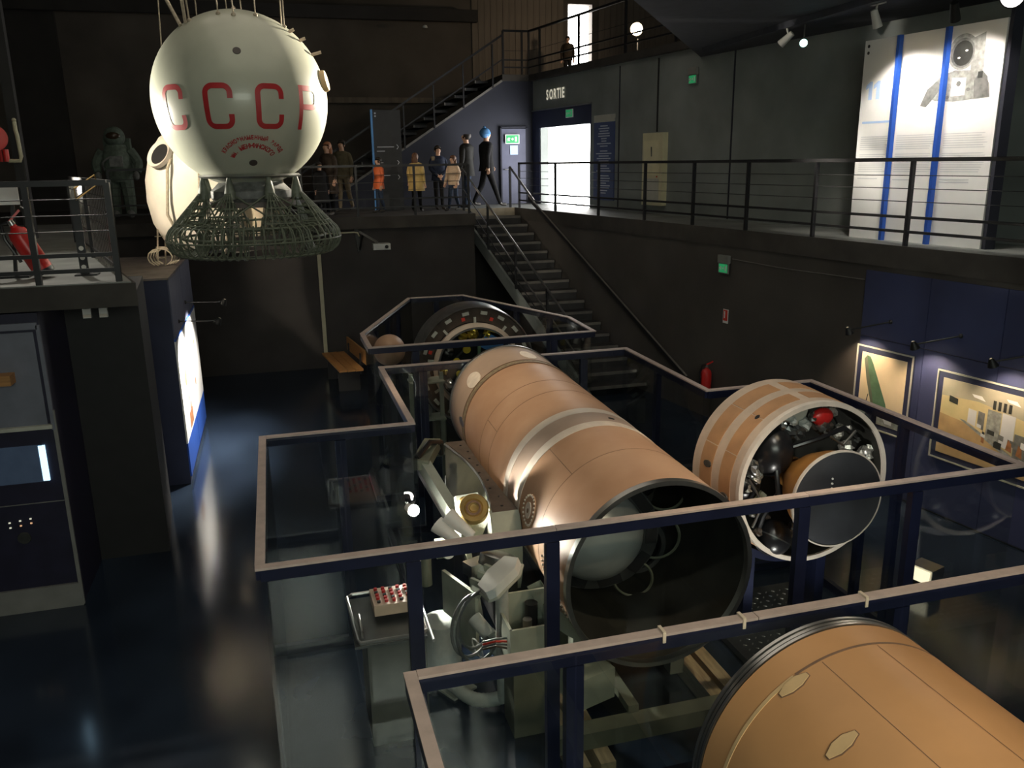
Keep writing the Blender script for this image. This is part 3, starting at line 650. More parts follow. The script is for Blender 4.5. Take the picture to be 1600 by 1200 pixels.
part('red_cap', MB().ball((4.24, 5.70, 2.07), .085, 16, 10, (1.2, .6, .9)), 'red_paint', ss, label='red rounded cap')
def lump(c, r, k, m, name='fitting', parent=None, n=12):
    """crumpled metallic fitting"""
    rnd = random.Random(k); mb = MB().ball(c, r, n, n // 2 + 2)
    c = Vector(c)
    mb.v = [c + (p - c) * rnd.uniform(.62, 1.25) for p in mb.v]
    return part(name, mb, m, parent, smooth=False)
rnd = random.Random(11); k = 0
for q in range(58):
    a = 2 * PI * rnd.random(); rr = rnd.uniform(.42, .62); x = 4.135 + rr * math.cos(a); z = 1.53 + rr * math.sin(a); r = rnd.uniform(.028, .07)
    if math.hypot(x - 3.82, z - 1.80) < .2 or math.hypot(x - 3.86, z - 1.03) < .15: continue
    k += 1; lump((x, rnd.uniform(5.66, 5.78), z), r, k, ('foil', 'steel', 'foil', 'steel_dark', 'foil', 'beam_brown', 'grey_hose')[k % 7], parent=ss, n=8)
for pth, m in (([(3.95, 5.66, 1.85), (4.15, 5.58, 1.93), (4.4, 5.62, 1.98), (4.58, 5.7, 1.86)], 'black_satin'), ([(3.80, 5.66, 1.75), (3.78, 5.56, 1.5), (3.68, 5.6, 1.3), (3.7, 5.7, 1.1)], 'black_satin'),
               ([(4.2, 5.6, 1.97), (4.35, 5.55, 1.86), (4.5, 5.6, 1.95)], 'steel'), ([(3.55, 5.64, 1.62), (3.66, 5.58, 1.42), (3.60, 5.62, 1.2)], 'steel'), ([(4.68, 5.66, 1.7), (4.6, 5.6, 1.5), (4.66, 5.66, 1.3)], 'steel')):
    part('pipe', MB().tube(pth, .022 if m == 'black_satin' else .012), m, ss)
pl = part('mounting_plate', MB().box((4.02, 5.8, 2.08), (.26, .02, .14), rot=Matrix.Rotation(.3, 3, 'Y')), 'frame_trim', ss, smooth=False)
part('bracket', MB().box((3.62, 5.62, 1.42), (.06, .03, .2), rot=Matrix.Rotation(.7, 3, 'Y')), 'khaki', ss, smooth=False)
t = thing('stage_cradle', 'blue steel trolley under the short rocket stage', 'cradle', (4.12, 5.95, 0))
part('saddle', MB().lathe([(.735, -.16), (.80, -.16), (.80, .16), (.735, .16)], (4.12, 5.97, 1.53), (0, 1, 0), 30, a0=R_(215), a1=R_(325), closed=True), 'case_navy', t)
for s in (-.36, .36): part('leg', MB().box((4.12 + s, 5.97, .44), (.09, .2, .82)), 'case_navy', t, smooth=False)
part('deck', MB().box((4.12, 5.97, .05), (1.2, 1.1, .06)), 'steel_dark', t, smooth=False)
pieces('deck_stud', MB().ball((0, 0, 0), .012, 6, 4, (1.4, .5, .5)), 'steel', t, [Matrix.Translation((3.62 + .075 * i, 5.5 + .075 * j, .082)) @ Matrix.Rotation(PI / 4 * (1 if (i + j) % 2 else 3), 4, 'Z') for i in range(14) for j in range(13)])

# ---------------------------------------------------------------- machinery beside the main stage
t = thing('loading_gear', 'grey green loading gear with saddle beam, brass wheel and hoses beside the long stage', 'machine', (1.4, 6.2, 0))
# saddle beam against the flank of the stage
def arc2(x0, y0, x1, y1, bulge, n=14):
    return [(x0 + (x1 - x0) * i / n + bulge * math.sin(PI * i / n), y0 + (y1 - y0) * i / n) for i in range(n + 1)]
inner = arc2(1.70, 8.0, 1.74, 6.14, -.02); outer = arc2(1.50, 8.0, 1.52, 6.14, .11)
part('beam_top', MB().prism(inner + outer[::-1], 1.36, 1.39), 'beam_brown', t, smooth=False, label='brown drilled saddle plate')
out2 = arc2(1.50, 8.0, 1.50, 6.14, -.13)
b = MB(); n_ = len(outer)
for zz, cv in ((1.36, outer), (1.02, out2)): b.v += [Vector((x, y, zz)) for x, y in cv]
b.v += [Vector((x + .012, y, 1.36)) for x, y in outer] + [Vector((x + .012, y, 1.02)) for x, y in out2]
for i in range(n_ - 1):
    for o1, o2 in ((0, n_), (2 * n_, 3 * n_)): b.f.append((o1 + i, o1 + i + 1, o2 + i + 1, o2 + i)); b.m.append(0)
part('beam_web', b, 'khaki', t)
part('web_edge', MB().tube([(x, y, 1.02) for x, y in out2], .014), 'steel', t)
part('web_edge', MB().tube([(x, y, 1.37) for x, y in outer], .013), 'steel', t)
eb = MB(); prof = [(0, 1.39), (-.05, 1.36), (-.10, 1.24), (-.12, 1.05), (-.10, .85), (-.04, .70)]
eb.v += [Vector((x, 6.14 + dy, z)) for x in (1.50, 1.74) for dy, z in prof] + [Vector((x, 6.18 + dy, z)) for x in (1.50, 1.74) for dy, z in prof]
for o in (0, 12):
    for i in range(5): eb.f.append((o + i, o + i + 1, o + 7 + i, o + 6 + i)); eb.m.append(0)
part('beam_end', eb, 'grey_green', t)
pieces('bolt', MB().cyl((0, 0, 0), (0, 0, .008), .012, n=8), 'black_matte', t, [Matrix.Translation((1.60 + .03 * (i % 2) + .03, 6.25 + .2 * i, 1.388)) for i in range(9)])
part('under_frame', MB().box((1.62, 7.0, .66), (.16, 1.9, .70)), 'black_matte', t, smooth=False)
# lever arm with brass wheel
part('arm', MB().bar((1.16, 7.35, 1.42), (1.34, 6.35, 1.12), .09, .16), 'grey_green', t, smooth=False)
part('arm_edge', MB().bar((1.11, 7.35, 1.36), (1.29, 6.35, 1.05), .012, .05), 'steel', t, smooth=False)
part('arm_head', MB().bar((1.12, 7.25, 1.45), (1.33, 7.75, 1.48), .16, .10), 'khaki', t, smooth=False)
part('arm_hook', MB().tube([(1.1, 7.3, 1.5), (1.25, 7.5, 1.58), (1.4, 7.7, 1.5), (1.42, 7.8, 1.35)], .03), 'black_satin', t)
part('bracket', MB().plate([(1.30, 6.62, 1.36), (1.48, 6.55, 1.40), (1.55, 6.36, 1.28), (1.40, 6.25, 1.05), (1.30, 6.42, 1.10)], (.4, -.6, .6), .03), 'grey_green', t, smooth=False)
wh = part('brass_wheel', MB().lathe([(0, .035), (.03, .04), (.035, .03), (.07, .032), (.08, .045), (.115, .045), (.125, .03), (.125, -.03), (0, -.03)], (1.40, 6.30, 1.37), (-.15, -.75, .65), 36), 'brass', t, label='brass wheel')
part('wheel_hub', MB().lathe([(.045, .043), (.055, .05), (.065, .043)], (1.40, 6.30, 1.37), (-.15, -.75, .65), 24), 'seam', wh)
part('roller', MB().ball((1.36, 6.5, 1.36), .045, 12, 8), 'brass', t)
part('strut', MB().bar((1.33, 6.35, 1.1), (1.38, 6.05, .45), .05, .05), 'grey_green', t, smooth=False)
for dx, dz in ((0, 0), (.09, .06)):
    part('twin_horn', MB().lathe([(.035, 0), (.05, .12), (.07, .26), (.062, .26), (.03, .0)], (1.22 + dx, 5.95, 1.24 + dz), (-.66, .55, .52), 20), 'white_paint', t, label='white horn')
part('ring_eye', MB().lathe([(.03, -.01), (.05, -.01), (.05, .01), (.03, .01)], (1.08, 5.80, 1.26), (.2, -.8, .5), 20, closed=True), 'white_paint', t)
part('horn_mount', MB().box((1.32, 5.86, 1.08), (.2, .12, .1), rz=.4), 'steel', t, smooth=False)
# white scoop on its pedestal
sc_pts = [(-.20, -.06), (-.16, -.10), (.08, -.11), (.19, -.05), (.19, .09), (.02, .12), (-.14, .08)]
ux = Vector((.78, .55, .30)).normalized(); uy = Vector((-.45, .80, -.2)); uy = (uy - ux * uy.dot(ux)).normalized(); un = ux.cross(uy)
ce = Vector((1.36, 5.28, 1.24))
part('white_scoop', MB().plate([ce + ux * x + uy * y for x, y in sc_pts], un, .07), 'white_paint', t, smooth=False, label='white scoop shaped cover')
part('scoop_rim', MB().tube([ce + ux * x * 1.03 + uy * y * 1.03 - un * .006 for x, y in sc_pts], .012, closed=True), 'frame_trim', t)
part('scoop_drum', MB().lathe([(0, 0), (.15, 0), (.15, .08), (.12, .10), (0, .10)], (1.42, 5.62, 1.18), (.3, .2, .9), 32), 'steel', t)
for x in (-.08, 0, .08): part('scoop_fin', MB().bar(ce + ux * x + uy * .10, ce + ux * x + uy * .24 + UZ * .03, .025, .05), 'grey_green', t, smooth=False)
part('pedestal', MB().cyl((1.42, 5.5, .1), (1.40, 5.42, 1.18), .05), 'grey_hose', t)
# open grey box with a lens
gx, gy, gz = 1.56, 5.30, .62
part('instrument_box', MB().box((gx, gy, gz), (.36, .34, .03)).box((gx - .17, gy, gz + .15), (.02, .34, .30)).box((gx + .17, gy, gz + .15), (.02, .34, .30)).box((gx, gy - .165, gz + .15), (.36, .02, .30)).box((gx, gy + .165, gz + .2), (.36, .02, .42)), 'grey_green', t, smooth=False, label='open grey green box')
part('lens_mount', MB().cyl((gx, gy, gz), (gx, gy, gz + .17), .08, .06, n=24), 'beam_brown', t)
part('lens', MB().cyl((gx, gy, gz + .17), (gx, gy, gz + .27), .035, n=20), 'steel', t)
part('box_motor', MB().cyl((gx + .06, gy + .1, gz + .02), (gx + .06, gy + .1, gz + .34), .05), 'black_satin', t)
part('box_stand', MB().box((gx, gy, .30), (.30, .28, .60)), 'khaki', t, smooth=False)
part('side_tank', MB().box((1.92, 5.0, .5), (.3, .26, .24), rz=.3), 'grey_green', t, smooth=False)
# dark green theodolite like device and flat support behind
part('green_device', MB().cyl((.98, 6.3, .75), (.98, 6.3, 1.0), .05).cyl((.90, 6.3, 1.02), (1.12, 6.38, 1.02), .055).box((1.16, 6.42, 1.0), (.14, .1, .14)), 'khaki', t)
part('side_board', MB().box((1.2, 6.0, .62), (.03, .5, .55), rz=.35), 'grey_green', t, smooth=False)
part('canister', MB().cyl((1.06, 6.1, .1), (1.06, 6.1, .52), .16), 'grey_hose', t)
part('post_rail', MB().bar((1.18, 6.25, .2), (1.34, 5.6, 1.2), .04, .1), 'grey_green', t, smooth=False)
for k, (r, dz) in enumerate(((.22, 0), (.19, .03), (.25, -.02))):
    pts = [(1.18 + .03 * k + r * math.cos(a) * .8, 5.45 + r * .35 * math.cos(a), .82 + dz + r * 1.15 * math.sin(a)) for a in [R_(70 + 14 * i) for i in range(18)]]
    part('cable_loop', MB().tube(pts, .012), 'cable', t)
for k in range(4): part('wire_bundle', MB().tube([(1.22, 5.3, .70 + .02 * k), (1.3, 5.22, .76 + .02 * k), (1.4, 5.22, .72 + .03 * k)], .008), ('beam_brown', 'cable', 'red_label', 'cable')[k], t)
part('coupling', MB().cyl((1.24, 5.67, 0.75), (1.33, 5.53, 0.65), .055).cyl((1.32, 5.58, 0.65), (1.45, 5.52, 0.45), .062), 'grey_hose', t)
hose = [(1.45, 5.55, 0.42), (1.51, 5.54, 0.30), (1.50, 5.54, 0.18), (1.39, 5.53, 0.10), (1.22, 5.59, 0.08), (1.11, 5.76, 0.08), (1.03, 6.03, 0.08)]
def smoothpts(p, n=8):
    p = [Vector(x) for x in p]; out = []
    for i in range(len(p) - 1):
        p0, p1, p2, p3 = p[max(i - 1, 0)], p[i], p[i + 1], p[min(i + 2, len(p) - 1)]
        for k in range(n):
            s = k / n; out.append(.5 * ((2 * p1) + (p2 - p0) * s + (2 * p0 - 5 * p1 + 4 * p2 - p3) * s * s + (3 * p1 - p0 - 3 * p2 + p3) * s ** 3))
    return out + [p[-1]]
hp = smoothpts(hose, 10)
part('ribbed_hose', MB().tube(hp, [.052 + .004 * (i % 2) for i in range(len(hp))], n=14), 'grey_hose', t, label='ribbed grey hose')
part('chain_ring', MB().lathe([(.07, 0), (.078, .006), (.086, 0), (.078, -.006)], (1.26, 5.67, .48), (1, .3, .2), 24, closed=True), 'white_paint', t)
solo('floor_tile', MB().box((1.13, 5.87, .012), (.24, .2, .02), rz=.5), 'frame_trim', 'loose pale tile under the ribbed grey hose', 'tile', smooth=False)

# control trolley with a tray of buttons
t = thing('control_trolley', 'metal trolley with a chrome rimmed tray and a cream button box', 'trolley', (.60, 5.55, 0))
part('body', MB().box((.60, 5.60, .47), (.42, .56, .86)), 'trolley_grey', t, smooth=False)
part('tray', MB().box((.55, 5.55, .93), (.50, .68, .02)), 'steel_dark', t, smooth=False)
rc = [(.32, 5.24), (.34, 5.20), (.38, 5.20), (.76, 5.20), (.80, 5.24), (.80, 5.86), (.76, 5.90), (.34, 5.90), (.30, 5.86)]
part('tray_rim', MB().tube([(x, y, .97) for x, y in rc], .014, closed=True), 'steel', t)
part('tray_handle', MB().tube([(.36, 5.3, .95), (.36, 5.3, .99), (.36, 5.55, .99), (.36, 5.55, .95)], .010), 'steel', t)
bb = part('button_box', MB().box((.62, 5.66, 1.01), (.30, .34, .08), rot=Matrix.Rotation(-.12, 3, 'X')), 'band_cream', t, smooth=False, label='cream box of red buttons')
pieces('button', MB().cyl((0, 0, 0), (0, 0, .02), .014, n=10), 'red_paint', bb, [Matrix.Translation((.51 + .055 * i, 5.54 + .06 * j, 1.055 - .12 * (.06 * j - .12))) for i in range(5) for j in range(5) if (i + j) % 3])
pieces('button', MB().cyl((0, 0, 0), (0, 0, .015), .014, n=10), 'black_satin', bb, [Matrix.Translation((.51 + .055 * i, 5.54 + .06 * j, 1.055 - .12 * (.06 * j - .12))) for i in range(5) for j in range(5) if not (i + j) % 3])
part('side_bar', MB().cyl((.86, 5.3, .84), (.86, 5.85, .84), .012), 'steel', t)

# small uplight on the floor before the short stage
t = thing('uplight', 'small lamp on the floor shining up at the short rocket stage', 'lamp', (3.62, 4.85, 0))
part('foot', MB().cyl((3.62, 4.85, 0), (3.62, 4.85, .03), .07), 'lamp_black', t)
part('head', MB().lathe([(.03, 0), (.05, .02), (.055, .11), (.045, .11)], (3.62, 4.85, .03), (.2, .5, .8), 18), 'lamp_black', t)
part('lens', MB().lathe([(0, .09), (.045, .085)], (3.62, 4.85, .03), (.2, .5, .8), 18), 'lens_dim', t)
light('uplight_light', 'SPOT', (3.65, 4.92, .17), (4.0, 5.6, 1.1), 45, (1, .97, .9), .04, 95, .6)

# floodlight on the floor right of the enclosure
t = thing('floodlight', 'small floodlight standing on the floor beside the big enclosure', 'floodlight', (5.9, 6.15, 0))
part('housing', MB().box((5.92, 6.15, .17), (.2, .24, .16), rz=.3), 'steel', t, smooth=False)
part('stand', MB().box((5.92, 6.15, .045), (.18, .18, .09), rz=.3), 'lamp_black', t, smooth=False)
part('lens', MB().box((5.81, 6.115, .17), (.012, .2, .13), rz=.3), 'lens_dim', t, smooth=False)

# ---------------------------------------------------------------- instrument bay in the far enclosure
IB = (2.75, 11.9, 1.20)
t = thing('instrument_bay', 'round instrument bay with a dark studded ring and golden devices', 'instrument bay', (2.75, 11.9, 0))
part('outer_shell', MB().lathe([(.885, -.02), (.90, .02), (.90, .5), (.87, .5), (.87, .0)], IB, (0, 1, 0), 72, closed=True), 'steel', t)
part('flange_ring', MB().lathe([(.865, .02), (.66, .06), (.66, .10), (.865, .08)], IB, (0, 1, 0), 72, closed=True), 'beam_brown', t)
part('inner_lip', MB().lathe([(.66, -.06), (.60, -.08), (.58, .05), (.64, .08)], IB, (0, 1, 0), 72, closed=True), 'band_cream', t)
part('bright_rim', MB().lathe([(.595, -.10), (.575, -.10), (.575, .06), (.595, .06)], IB, (0, 1, 0), 72, closed=True), 'steel', t)
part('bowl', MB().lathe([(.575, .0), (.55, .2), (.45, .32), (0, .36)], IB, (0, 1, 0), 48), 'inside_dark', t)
def ring4(r, a, dy=0): return place((IB[0] + r * math.cos(a), IB[1] + dy, IB[2] + r * math.sin(a)), (-math.sin(a), 0, math.cos(a)), (0, -1, 0))
pieces('ring_block', MB().box((0, 0, 0), (.10, .05, .03)), 'frame_trim', t, [ring4(.80, R_(a), .02) for a in range(0, 360, 20)], smooth=False)
pieces('ring_stud', MB().box((0, 0, 0), (.035, .09, .03)), 'frame_trim', t, [ring4(.69, R_(a), .02) for a in range(10, 370, 40)], smooth=False)
pieces('red_tag', MB().box((0, 0, 0), (.05, .05, .02)), 'red_label', t, [ring4(.73, R_(a), .01) for a in (70, 104, 160, 30)], smooth=False)
for x, z, r in ((2.50, 1.08, .05), (2.46, 1.28, .055), (2.62, 1.45, .06)): part('yellow_disc', MB().cyl((x, 11.93, z), (x, 11.97, z), r, n=24), 'yellow', t, label='yellow disc')
for k, (x, z, r, m) in enumerate(((2.72, 1.68, .09, 'gold'), (2.58, 1.64, .07, 'gold'), (2.36, 1.42, .07, 'steel'), (2.28, 1.15, .07, 'gold'), (2.34, .92, .08, 'steel'), (2.95, 1.66, .06, 'gold'), (2.48, .80, .06, 'foil'))):
    lump((x, 12.0, z), r, 50 + k, m, parent=t)
part('blue_plate', MB().box((3.02, 12.0, 1.50), (.34, .02, .24), rot=Matrix.Rotation(.5, 3, 'Y')), 'totem_blue', t, smooth=False, label='blue plate')
part('green_strap', MB().box((2.80, 11.9, 1.45), (.05, .01, .2)), 'print_green', t, smooth=False)
part('yellow_wire', MB().tube([(2.86, 11.92, 1.60), (2.95, 11.9, 1.72), (3.05, 11.92, 1.68), (3.18, 11.95, 1.70)], .008), 'yellow', t)
part('bar_strut', MB().bar((2.3, 11.95, 1.2), (2.75, 11.95, 1.6), .03, .03), 'steel_dark', t, smooth=False)
for x in (2.2, 3.3): part('foot', MB().box((x, 12.15, .3), (.16, .3, .6)), 'khaki', t, smooth=False)
t = thing('nose_cap', 'tan rounded nose cap on a thin stand in the left corner of the far enclosure', 'nose cap', (1.42, 11.3, 0))
part('cap', MB().lathe([(0, 0), (.14, .0), (.21, .02), (.22, .08), (.20, .22), (.15, .34), (.08, .41), (0, .43)], (1.42, 11.5, 1.62), (-.15, -1, .25), 40), 'stage_tan', t)
part('stand', MB().cyl((1.42, 11.35, 0.02), (1.42, 11.35, 1.55), .04).cyl((1.42, 11.35, 0), (1.42, 11.35, .03), .2), 'steel_dark', t)
t = thing('wire_rack', 'grey rack of fittings behind the long stage in the far enclosure', 'rack', (1.75, 10.5, 0))
for x in (1.55, 1.95): part('upright', MB().box((x, 10.5, .75), (.05, .05, 1.5)), 'grey_green', t, smooth=False)
for z in (.4, .9, 1.4): part('shelf', MB().box((1.75, 10.5, z), (.45, .3, .02)), 'grey_green', t, smooth=False)
for k, z in enumerate((.5, 1.0, 1.5)): lump((1.72, 10.5, z), .09, 80 + k, 'steel', 'fitting', t)
t = thing('cable_coils', 'fittings and cable coils on a low stand right of the long stage', 'fittings', (3.5, 7.9, 0))
part('low_stand', MB().box((3.5, 7.9, .25), (.5, .8, .5)), 'steel_dark', t, smooth=False)
part('coil', MB().lathe([(.20, -.02), (.22, 0), (.20, .02), (.18, 0)], (3.52, 7.75, .72), (.3, -.6, .5), 32, closed=True), 'cable', t)
lump((3.55, 7.7, .62), .12, 91, 'foil', 'fitting', t); lump((3.42, 8.1, .58), .09, 92, 'brass', 'fitting', t)
part('wire', MB().tube([(3.3, 7.8, .52), (3.45, 7.7, .9), (3.65, 7.8, .8), (3.7, 7.95, .52)], .008), 'yellow', t)

# ---------------------------------------------------------------- stratosphere balloon gondola
GC = Vector((-.235, 10.65, 4.868)); GR = .972
g = thing('balloon_gondola', 'grey green spherical balloon gondola with red CCCP lettering hanging on cables', 'gondola', (GC.x, GC.y, 3.05))
part('sphere', MB().ball(GC, GR, 96, 60), 'gondola_grey', g)
fz = Vector((-GC.x, -GC.y, 0)).normalized(); rx = Vector((-fz.y, fz.x, 0))   # towards the viewer, and to the right as seen by him
rx = Vector((fz.y * -1, fz.x, 0)); rx = rx if rx.x > 0 else -rx
def sph(az, el, dr=0.0):
    return GC + (fz * math.cos(el) * math.cos(az) + rx * math.cos(el) * math.sin(az) + UZ * math.sin(el)) * (GR + dr)
def stroke(mb, path, w, az0, el0):
    """path of 2-D points (radians on the sphere), drawn as a band of width w"""
    fine = []
    for i in range(len(path) - 1):
        (x0, y0), (x1, y1) = path[i], path[i + 1]; m = max(1, int(math.hypot(x1 - x0, y1 - y0) / .02))
        fine += [(x0 + (x1 - x0) * k / m, y0 + (y1 - y0) * k / m) for k in range(m)]
    fine.append(path[-1]); vs = []
    for i, (x, y) in enumerate(fine):
        xa, ya = fine[max(i - 1, 0)]; xb, yb = fine[min(i + 1, len(fine) - 1)]; L = math.hypot(xb - xa, yb - ya); nx, ny = -(yb - ya) / L, (xb - xa) / L
        for s in (-1, 1): vs.append(sph(az0 + x + nx * s * w / 2, el0 + y + ny * s * w / 2, .004))
    mb.add(vs, [(2 * i, 2 * i + 1, 2 * i + 3, 2 * i + 2) for i in range(len(fine) - 1)]); return mb
hw, hh, cr = .130, .212, .075
def corner(cx, cy, a0, a1, n=6): return [(cx + cr * math.cos(R_(a0 + (a1 - a0) * i / n)), cy + cr * math.sin(R_(a0 + (a1 - a0) * i / n))) for i in range(n + 1)]
Cpath = [(hw, hh - .13)] + corner(hw - cr, hh - cr, 0, 90) + corner(-hw + cr, hh - cr, 90, 180) + corner(-hw + cr, -hh + cr, 180, 270) + corner(hw - cr, -hh + cr, 270, 360) + [(hw, -hh + .13)]
for az in (-46, -14, 17.5): part('letter_c', stroke(MB(), Cpath, .058, R_(az), R_(-6.9)), 'letter_red', g, label='red letter C', fix=False)
Pp = MB(); stroke(Pp, [(-hw, -hh - .03), (-hw, hh + .03)], .058, R_(47.5), R_(-6.9))
stroke(Pp, [(-hw, hh)] + corner(hw - cr, hh - cr, 90, 0) + corner(hw - cr, .01 + cr, 0, -90) + [(-hw, .01)], .058, R_(47.5), R_(-6.9))
part('letter_p', Pp, 'letter_red', g, label='red letter P', fix=False)
# two arched lines of small red lettering around the lower port
ho = (R_(5.5), R_(-45.5)); nc = (sph(*ho) - GC).normalized(); ne = UZ.cross(nc).normalized(); nn_ = nc.cross(ne)
if ne.dot(rx) < 0: ne = -ne; nn_ = -nn_
if nn_.z < 0: nn_ = -nn_
def azi(x, y, dr=.004):
    r = math.hypot(x, y); 
    if r < 1e-9: return GC + nc * (GR + dr)
    return GC + (nc * math.cos(r) + (ne * x + nn_ * y) / r * math.sin(r)) * (GR + dr)
for txt, rad, size, a0, a1 in (('КРАСНОЗНАМЕННЫЙ ЗАВОД', .335, .062, 158, 24), ('им. МЕНЖИНСКОГО', .235, .075, 160, 28)):
    b = MB(); L = len(txt)
    for i, ch in enumerate(txt):
        if ch == ' ': continue
        a = R_(a0 + (a1 - a0) * i / (L - 1)); vs, fs = text2d(ch, size, .003); vs = [(x_ * .78, y_) for x_, y_ in vs]
        er = (math.cos(a), math.sin(a)); et = (math.sin(a), -math.cos(a))
        b.add([azi(er[0] * (rad + y) + et[0] * x, er[1] * (rad + y) + et[1] * x) for x, y in vs], fs)
    part('lettering', b, 'letter_red', g, smooth=False, label='arched line of small red lettering', fix=False)
def disc_on(az, el, r, m, name, h=.01):
    p = sph(az, el); nrm = (p - GC).normalized()
    return part(name, MB().lathe([(0, h), (r * .9, h), (r, h * .6), (r, -.03)], p - nrm * .004, nrm, 24), m, g)
disc_on(R_(0), R_(27), .042, 'port_dark', 'porthole'); disc_on(R_(5.5), R_(-45.5), .045, 'port_dark', 'porthole')
q = disc_on(R_(75), R_(12), .12, 'patch_cream', 'hatch_cover', .05)
for az, el, l in ((66, 40, .08), (60, 47, .07), (74, 30, .12), (-6, 86, .05)):
    p = sph(R_(az), R_(el)); part('fitting', MB().cyl(p, p + (p - GC).normalized() * l * .5 + rx * l * .5, .018, n=8), 'band_cream', g)
for az, el in ((-55, 55), (-20, 62), (0, 60), (30, 62), (62, 52), (110, 55), (170, 55), (-120, 55)):
    p = sph(R_(az), R_(el), .005); tp = Vector((GC.x + (p.x - GC.x) * 1.25 - .1, GC.y + (p.y - GC.y) * 1.1, 9.58))
    part('cable', MB().cyl(p, tp, .008, n=6), 'rope', g); part('cable_lug', MB().ball(p, .025, 8, 6), 'rope', g)
part('rigging', MB().tube([sph(R_(-62), R_(50), .01), Vector((-1.1, 10.9, 6.3)), Vector((-1.05, 10.9, 9.58))], .02), 'rope', g)
for dx in (0, .06, .12): part('cable', MB().cyl(sph(R_(-58 + 30 * dx), R_(52), .01), (-1.05 + dx, 10.8, 9.58), .007, n=6), 'rope', g)
# lower ring, pan and wicker shock absorber
BC = Vector((GC.x + .02, GC.y, 0)); RR = .56
part('base_ring', MB().lathe([(RR - .022, 0), (RR, .022), (RR + .022, 0), (RR, -.022)], (BC.x, BC.y, 4.03), UZ, 48, closed=True), 'steel', g, label='pale metal ring')
part('base_pan', MB().lathe([(0, 3.72), (.40, 3.72), (.46, 3.78), (.46, 3.86), (.30, 4.02)], (BC.x, BC.y, 0), UZ, 40), 'print_mid', g)
part('base_plate', MB().lathe([(.42, 3.68), (.50, 3.68), (.50, 3.74), (.42, 3.74)], (BC.x, BC.y, 0), UZ, 40, closed=True), 'box_top', g)
TR, TZ, Tr = .82, 3.31, .185
def tor(a, t, r=Tr, k=1.0): return Vector((BC.x + (TR * k + r * math.cos(t)) * math.cos(a), BC.y + (TR * k + r * math.cos(t)) * math.sin(a), TZ + r * math.sin(t)))
hoop = MB().tube([(TR + Tr * math.cos(2 * PI * i / 18), 0, Tr * math.sin(2 * PI * i / 18)) for i in range(18)], .0085, 6, closed=True)
pieces('hoop', hoop, 'wicker', g, [Matrix.Translation((BC.x, BC.y, TZ)) @ Matrix.Rotation(2 * PI * k / 56, 4, 'Z') for k in range(56)])
for tt in (0, 60, 120, 180, 240, 300):
    part('ring_rod', MB().tube([tor(2 * PI * i / 64, R_(tt)) for i in range(64)], .009, 6, closed=True), 'wicker', g)
part('ring_core', MB().tube([tor(2 * PI * i / 64, 0, .0) + UZ * .02 for i in range(64)], .016, 6, closed=True), 'wicker', g)
for k in range(8):
    am = R_(-67.5 - 1 + 45 * k); ap = Vector((BC.x + RR * math.cos(am), BC.y + RR * math.sin(am), 4.02))
    leg = part('leg_cap', MB().lathe([(.02, 0), (.035, -.05), (.06, -.16), (.066, -.24)], ap, UZ, 14), 'wicker_cap', g)
    b = MB(); foot = []
    for j in range(6):
        da = R_(-15 + 30 * j / 5)
        for side in (1, -1):
            t0 = 0 if side > 0 else PI
            top = ap + Vector((math.cos(am + da * 2), math.sin(am + da * 2), 0)) * (.03 * side) + UZ * -.15
            path = [ap + (top - ap) * .3, top] + [tor(am + da, R_(t_) if side > 0 else R_(180 - t_)) for t_ in (35, 0, -45, -90)]
            b.tube(path, .008, 5); foot.append((top, path[2], j, side))
    part('leg_rods', b, 'wicker', leg)
    b = MB()
    for fr in (.10, .25, .42, .60, .78):
        ring = [t_ + (f_ - t_) * fr for t_, f_, j, s in foot if s > 0] + [t_ + (f_ - t_) * fr for t_, f_, j, s in foot[::-1] if s < 0]
        b.tube(ring, .008, 5, closed=True)
    part('leg_rings', b, 'wicker', leg)
    an = R_(-67.5 - 1 + 45 * (k + 1)); apn = Vector((BC.x + RR * math.cos(an), BC.y + RR * math.sin(an), 3.85))
    part('brace', MB().cyl(ap - UZ * .17, tor(an, R_(70)), .010, n=6).cyl(apn, tor(am, R_(70)), .010, n=6), 'wicker', leg)
part('tray', MB().box((BC.x + .15, BC.y - .2, 3.20), (.8, .04, .04), rz=.12).box((BC.x + .1, BC.y + .3, 3.28), (.7, .04, .04), rz=.1), 'box_top', g, smooth=False)

# white re-entry capsule draped with parachute cloth
cp = thing('space_capsule', 'white round space capsule draped with cream parachute cloth behind the gondola', 'capsule', (-.80, 13.1, 2.9))
CC = (-.80, 13.1, 3.82)
part('hull', MB().lathe([(.55, -.82), (.72, -.70), (.84, -.45), (.89, -.15), (.88, .15), (.80, .48), (.64, .72), (.40, .88), (0, .95)], CC, UZ, 64), 'capsule_white', cp)
part('bottom_shield', MB().lathe([(0, -.90), (.3, -.88), (.55, -.82)], CC, UZ, 48), 'steel_dark', cp)
pd = (Vector((-.62, -.62, .50))).normalized(); pp_ = Vector((-1.375, 12.525, 4.30))
h = part('hatch_rim', MB().lathe([(.15, .0), (.20, .02), (.20, -.04), (.15, -.03)], pp_ + pd * .03, pd, 32, closed=True), 'band_white', cp)
part('hatch_opening', MB().lathe([(0, .02), (.155, .02), (.155, -.05)], pp_ + pd * .005, pd, 32), 'black_matte', h)
def fold(t, r, hgt): return r * (1.02 + .06 * math.sin(11 * t) + .04 * math.sin(23 * t + 2) + .02 * math.sin(41 * t))
part('parachute_cloth', MB().lathe([(.20, .97), (.45, .86), (.70, .66), (.86, .40), (.93, .1), (.94, -.25), (.88, -.55), (.70, -.80), (.52, -.88)], CC, UZ, 120, a0=R_(250), a1=R_(420), f=fold), 'cloth_cream', cp, label='cream parachute cloth in folds')
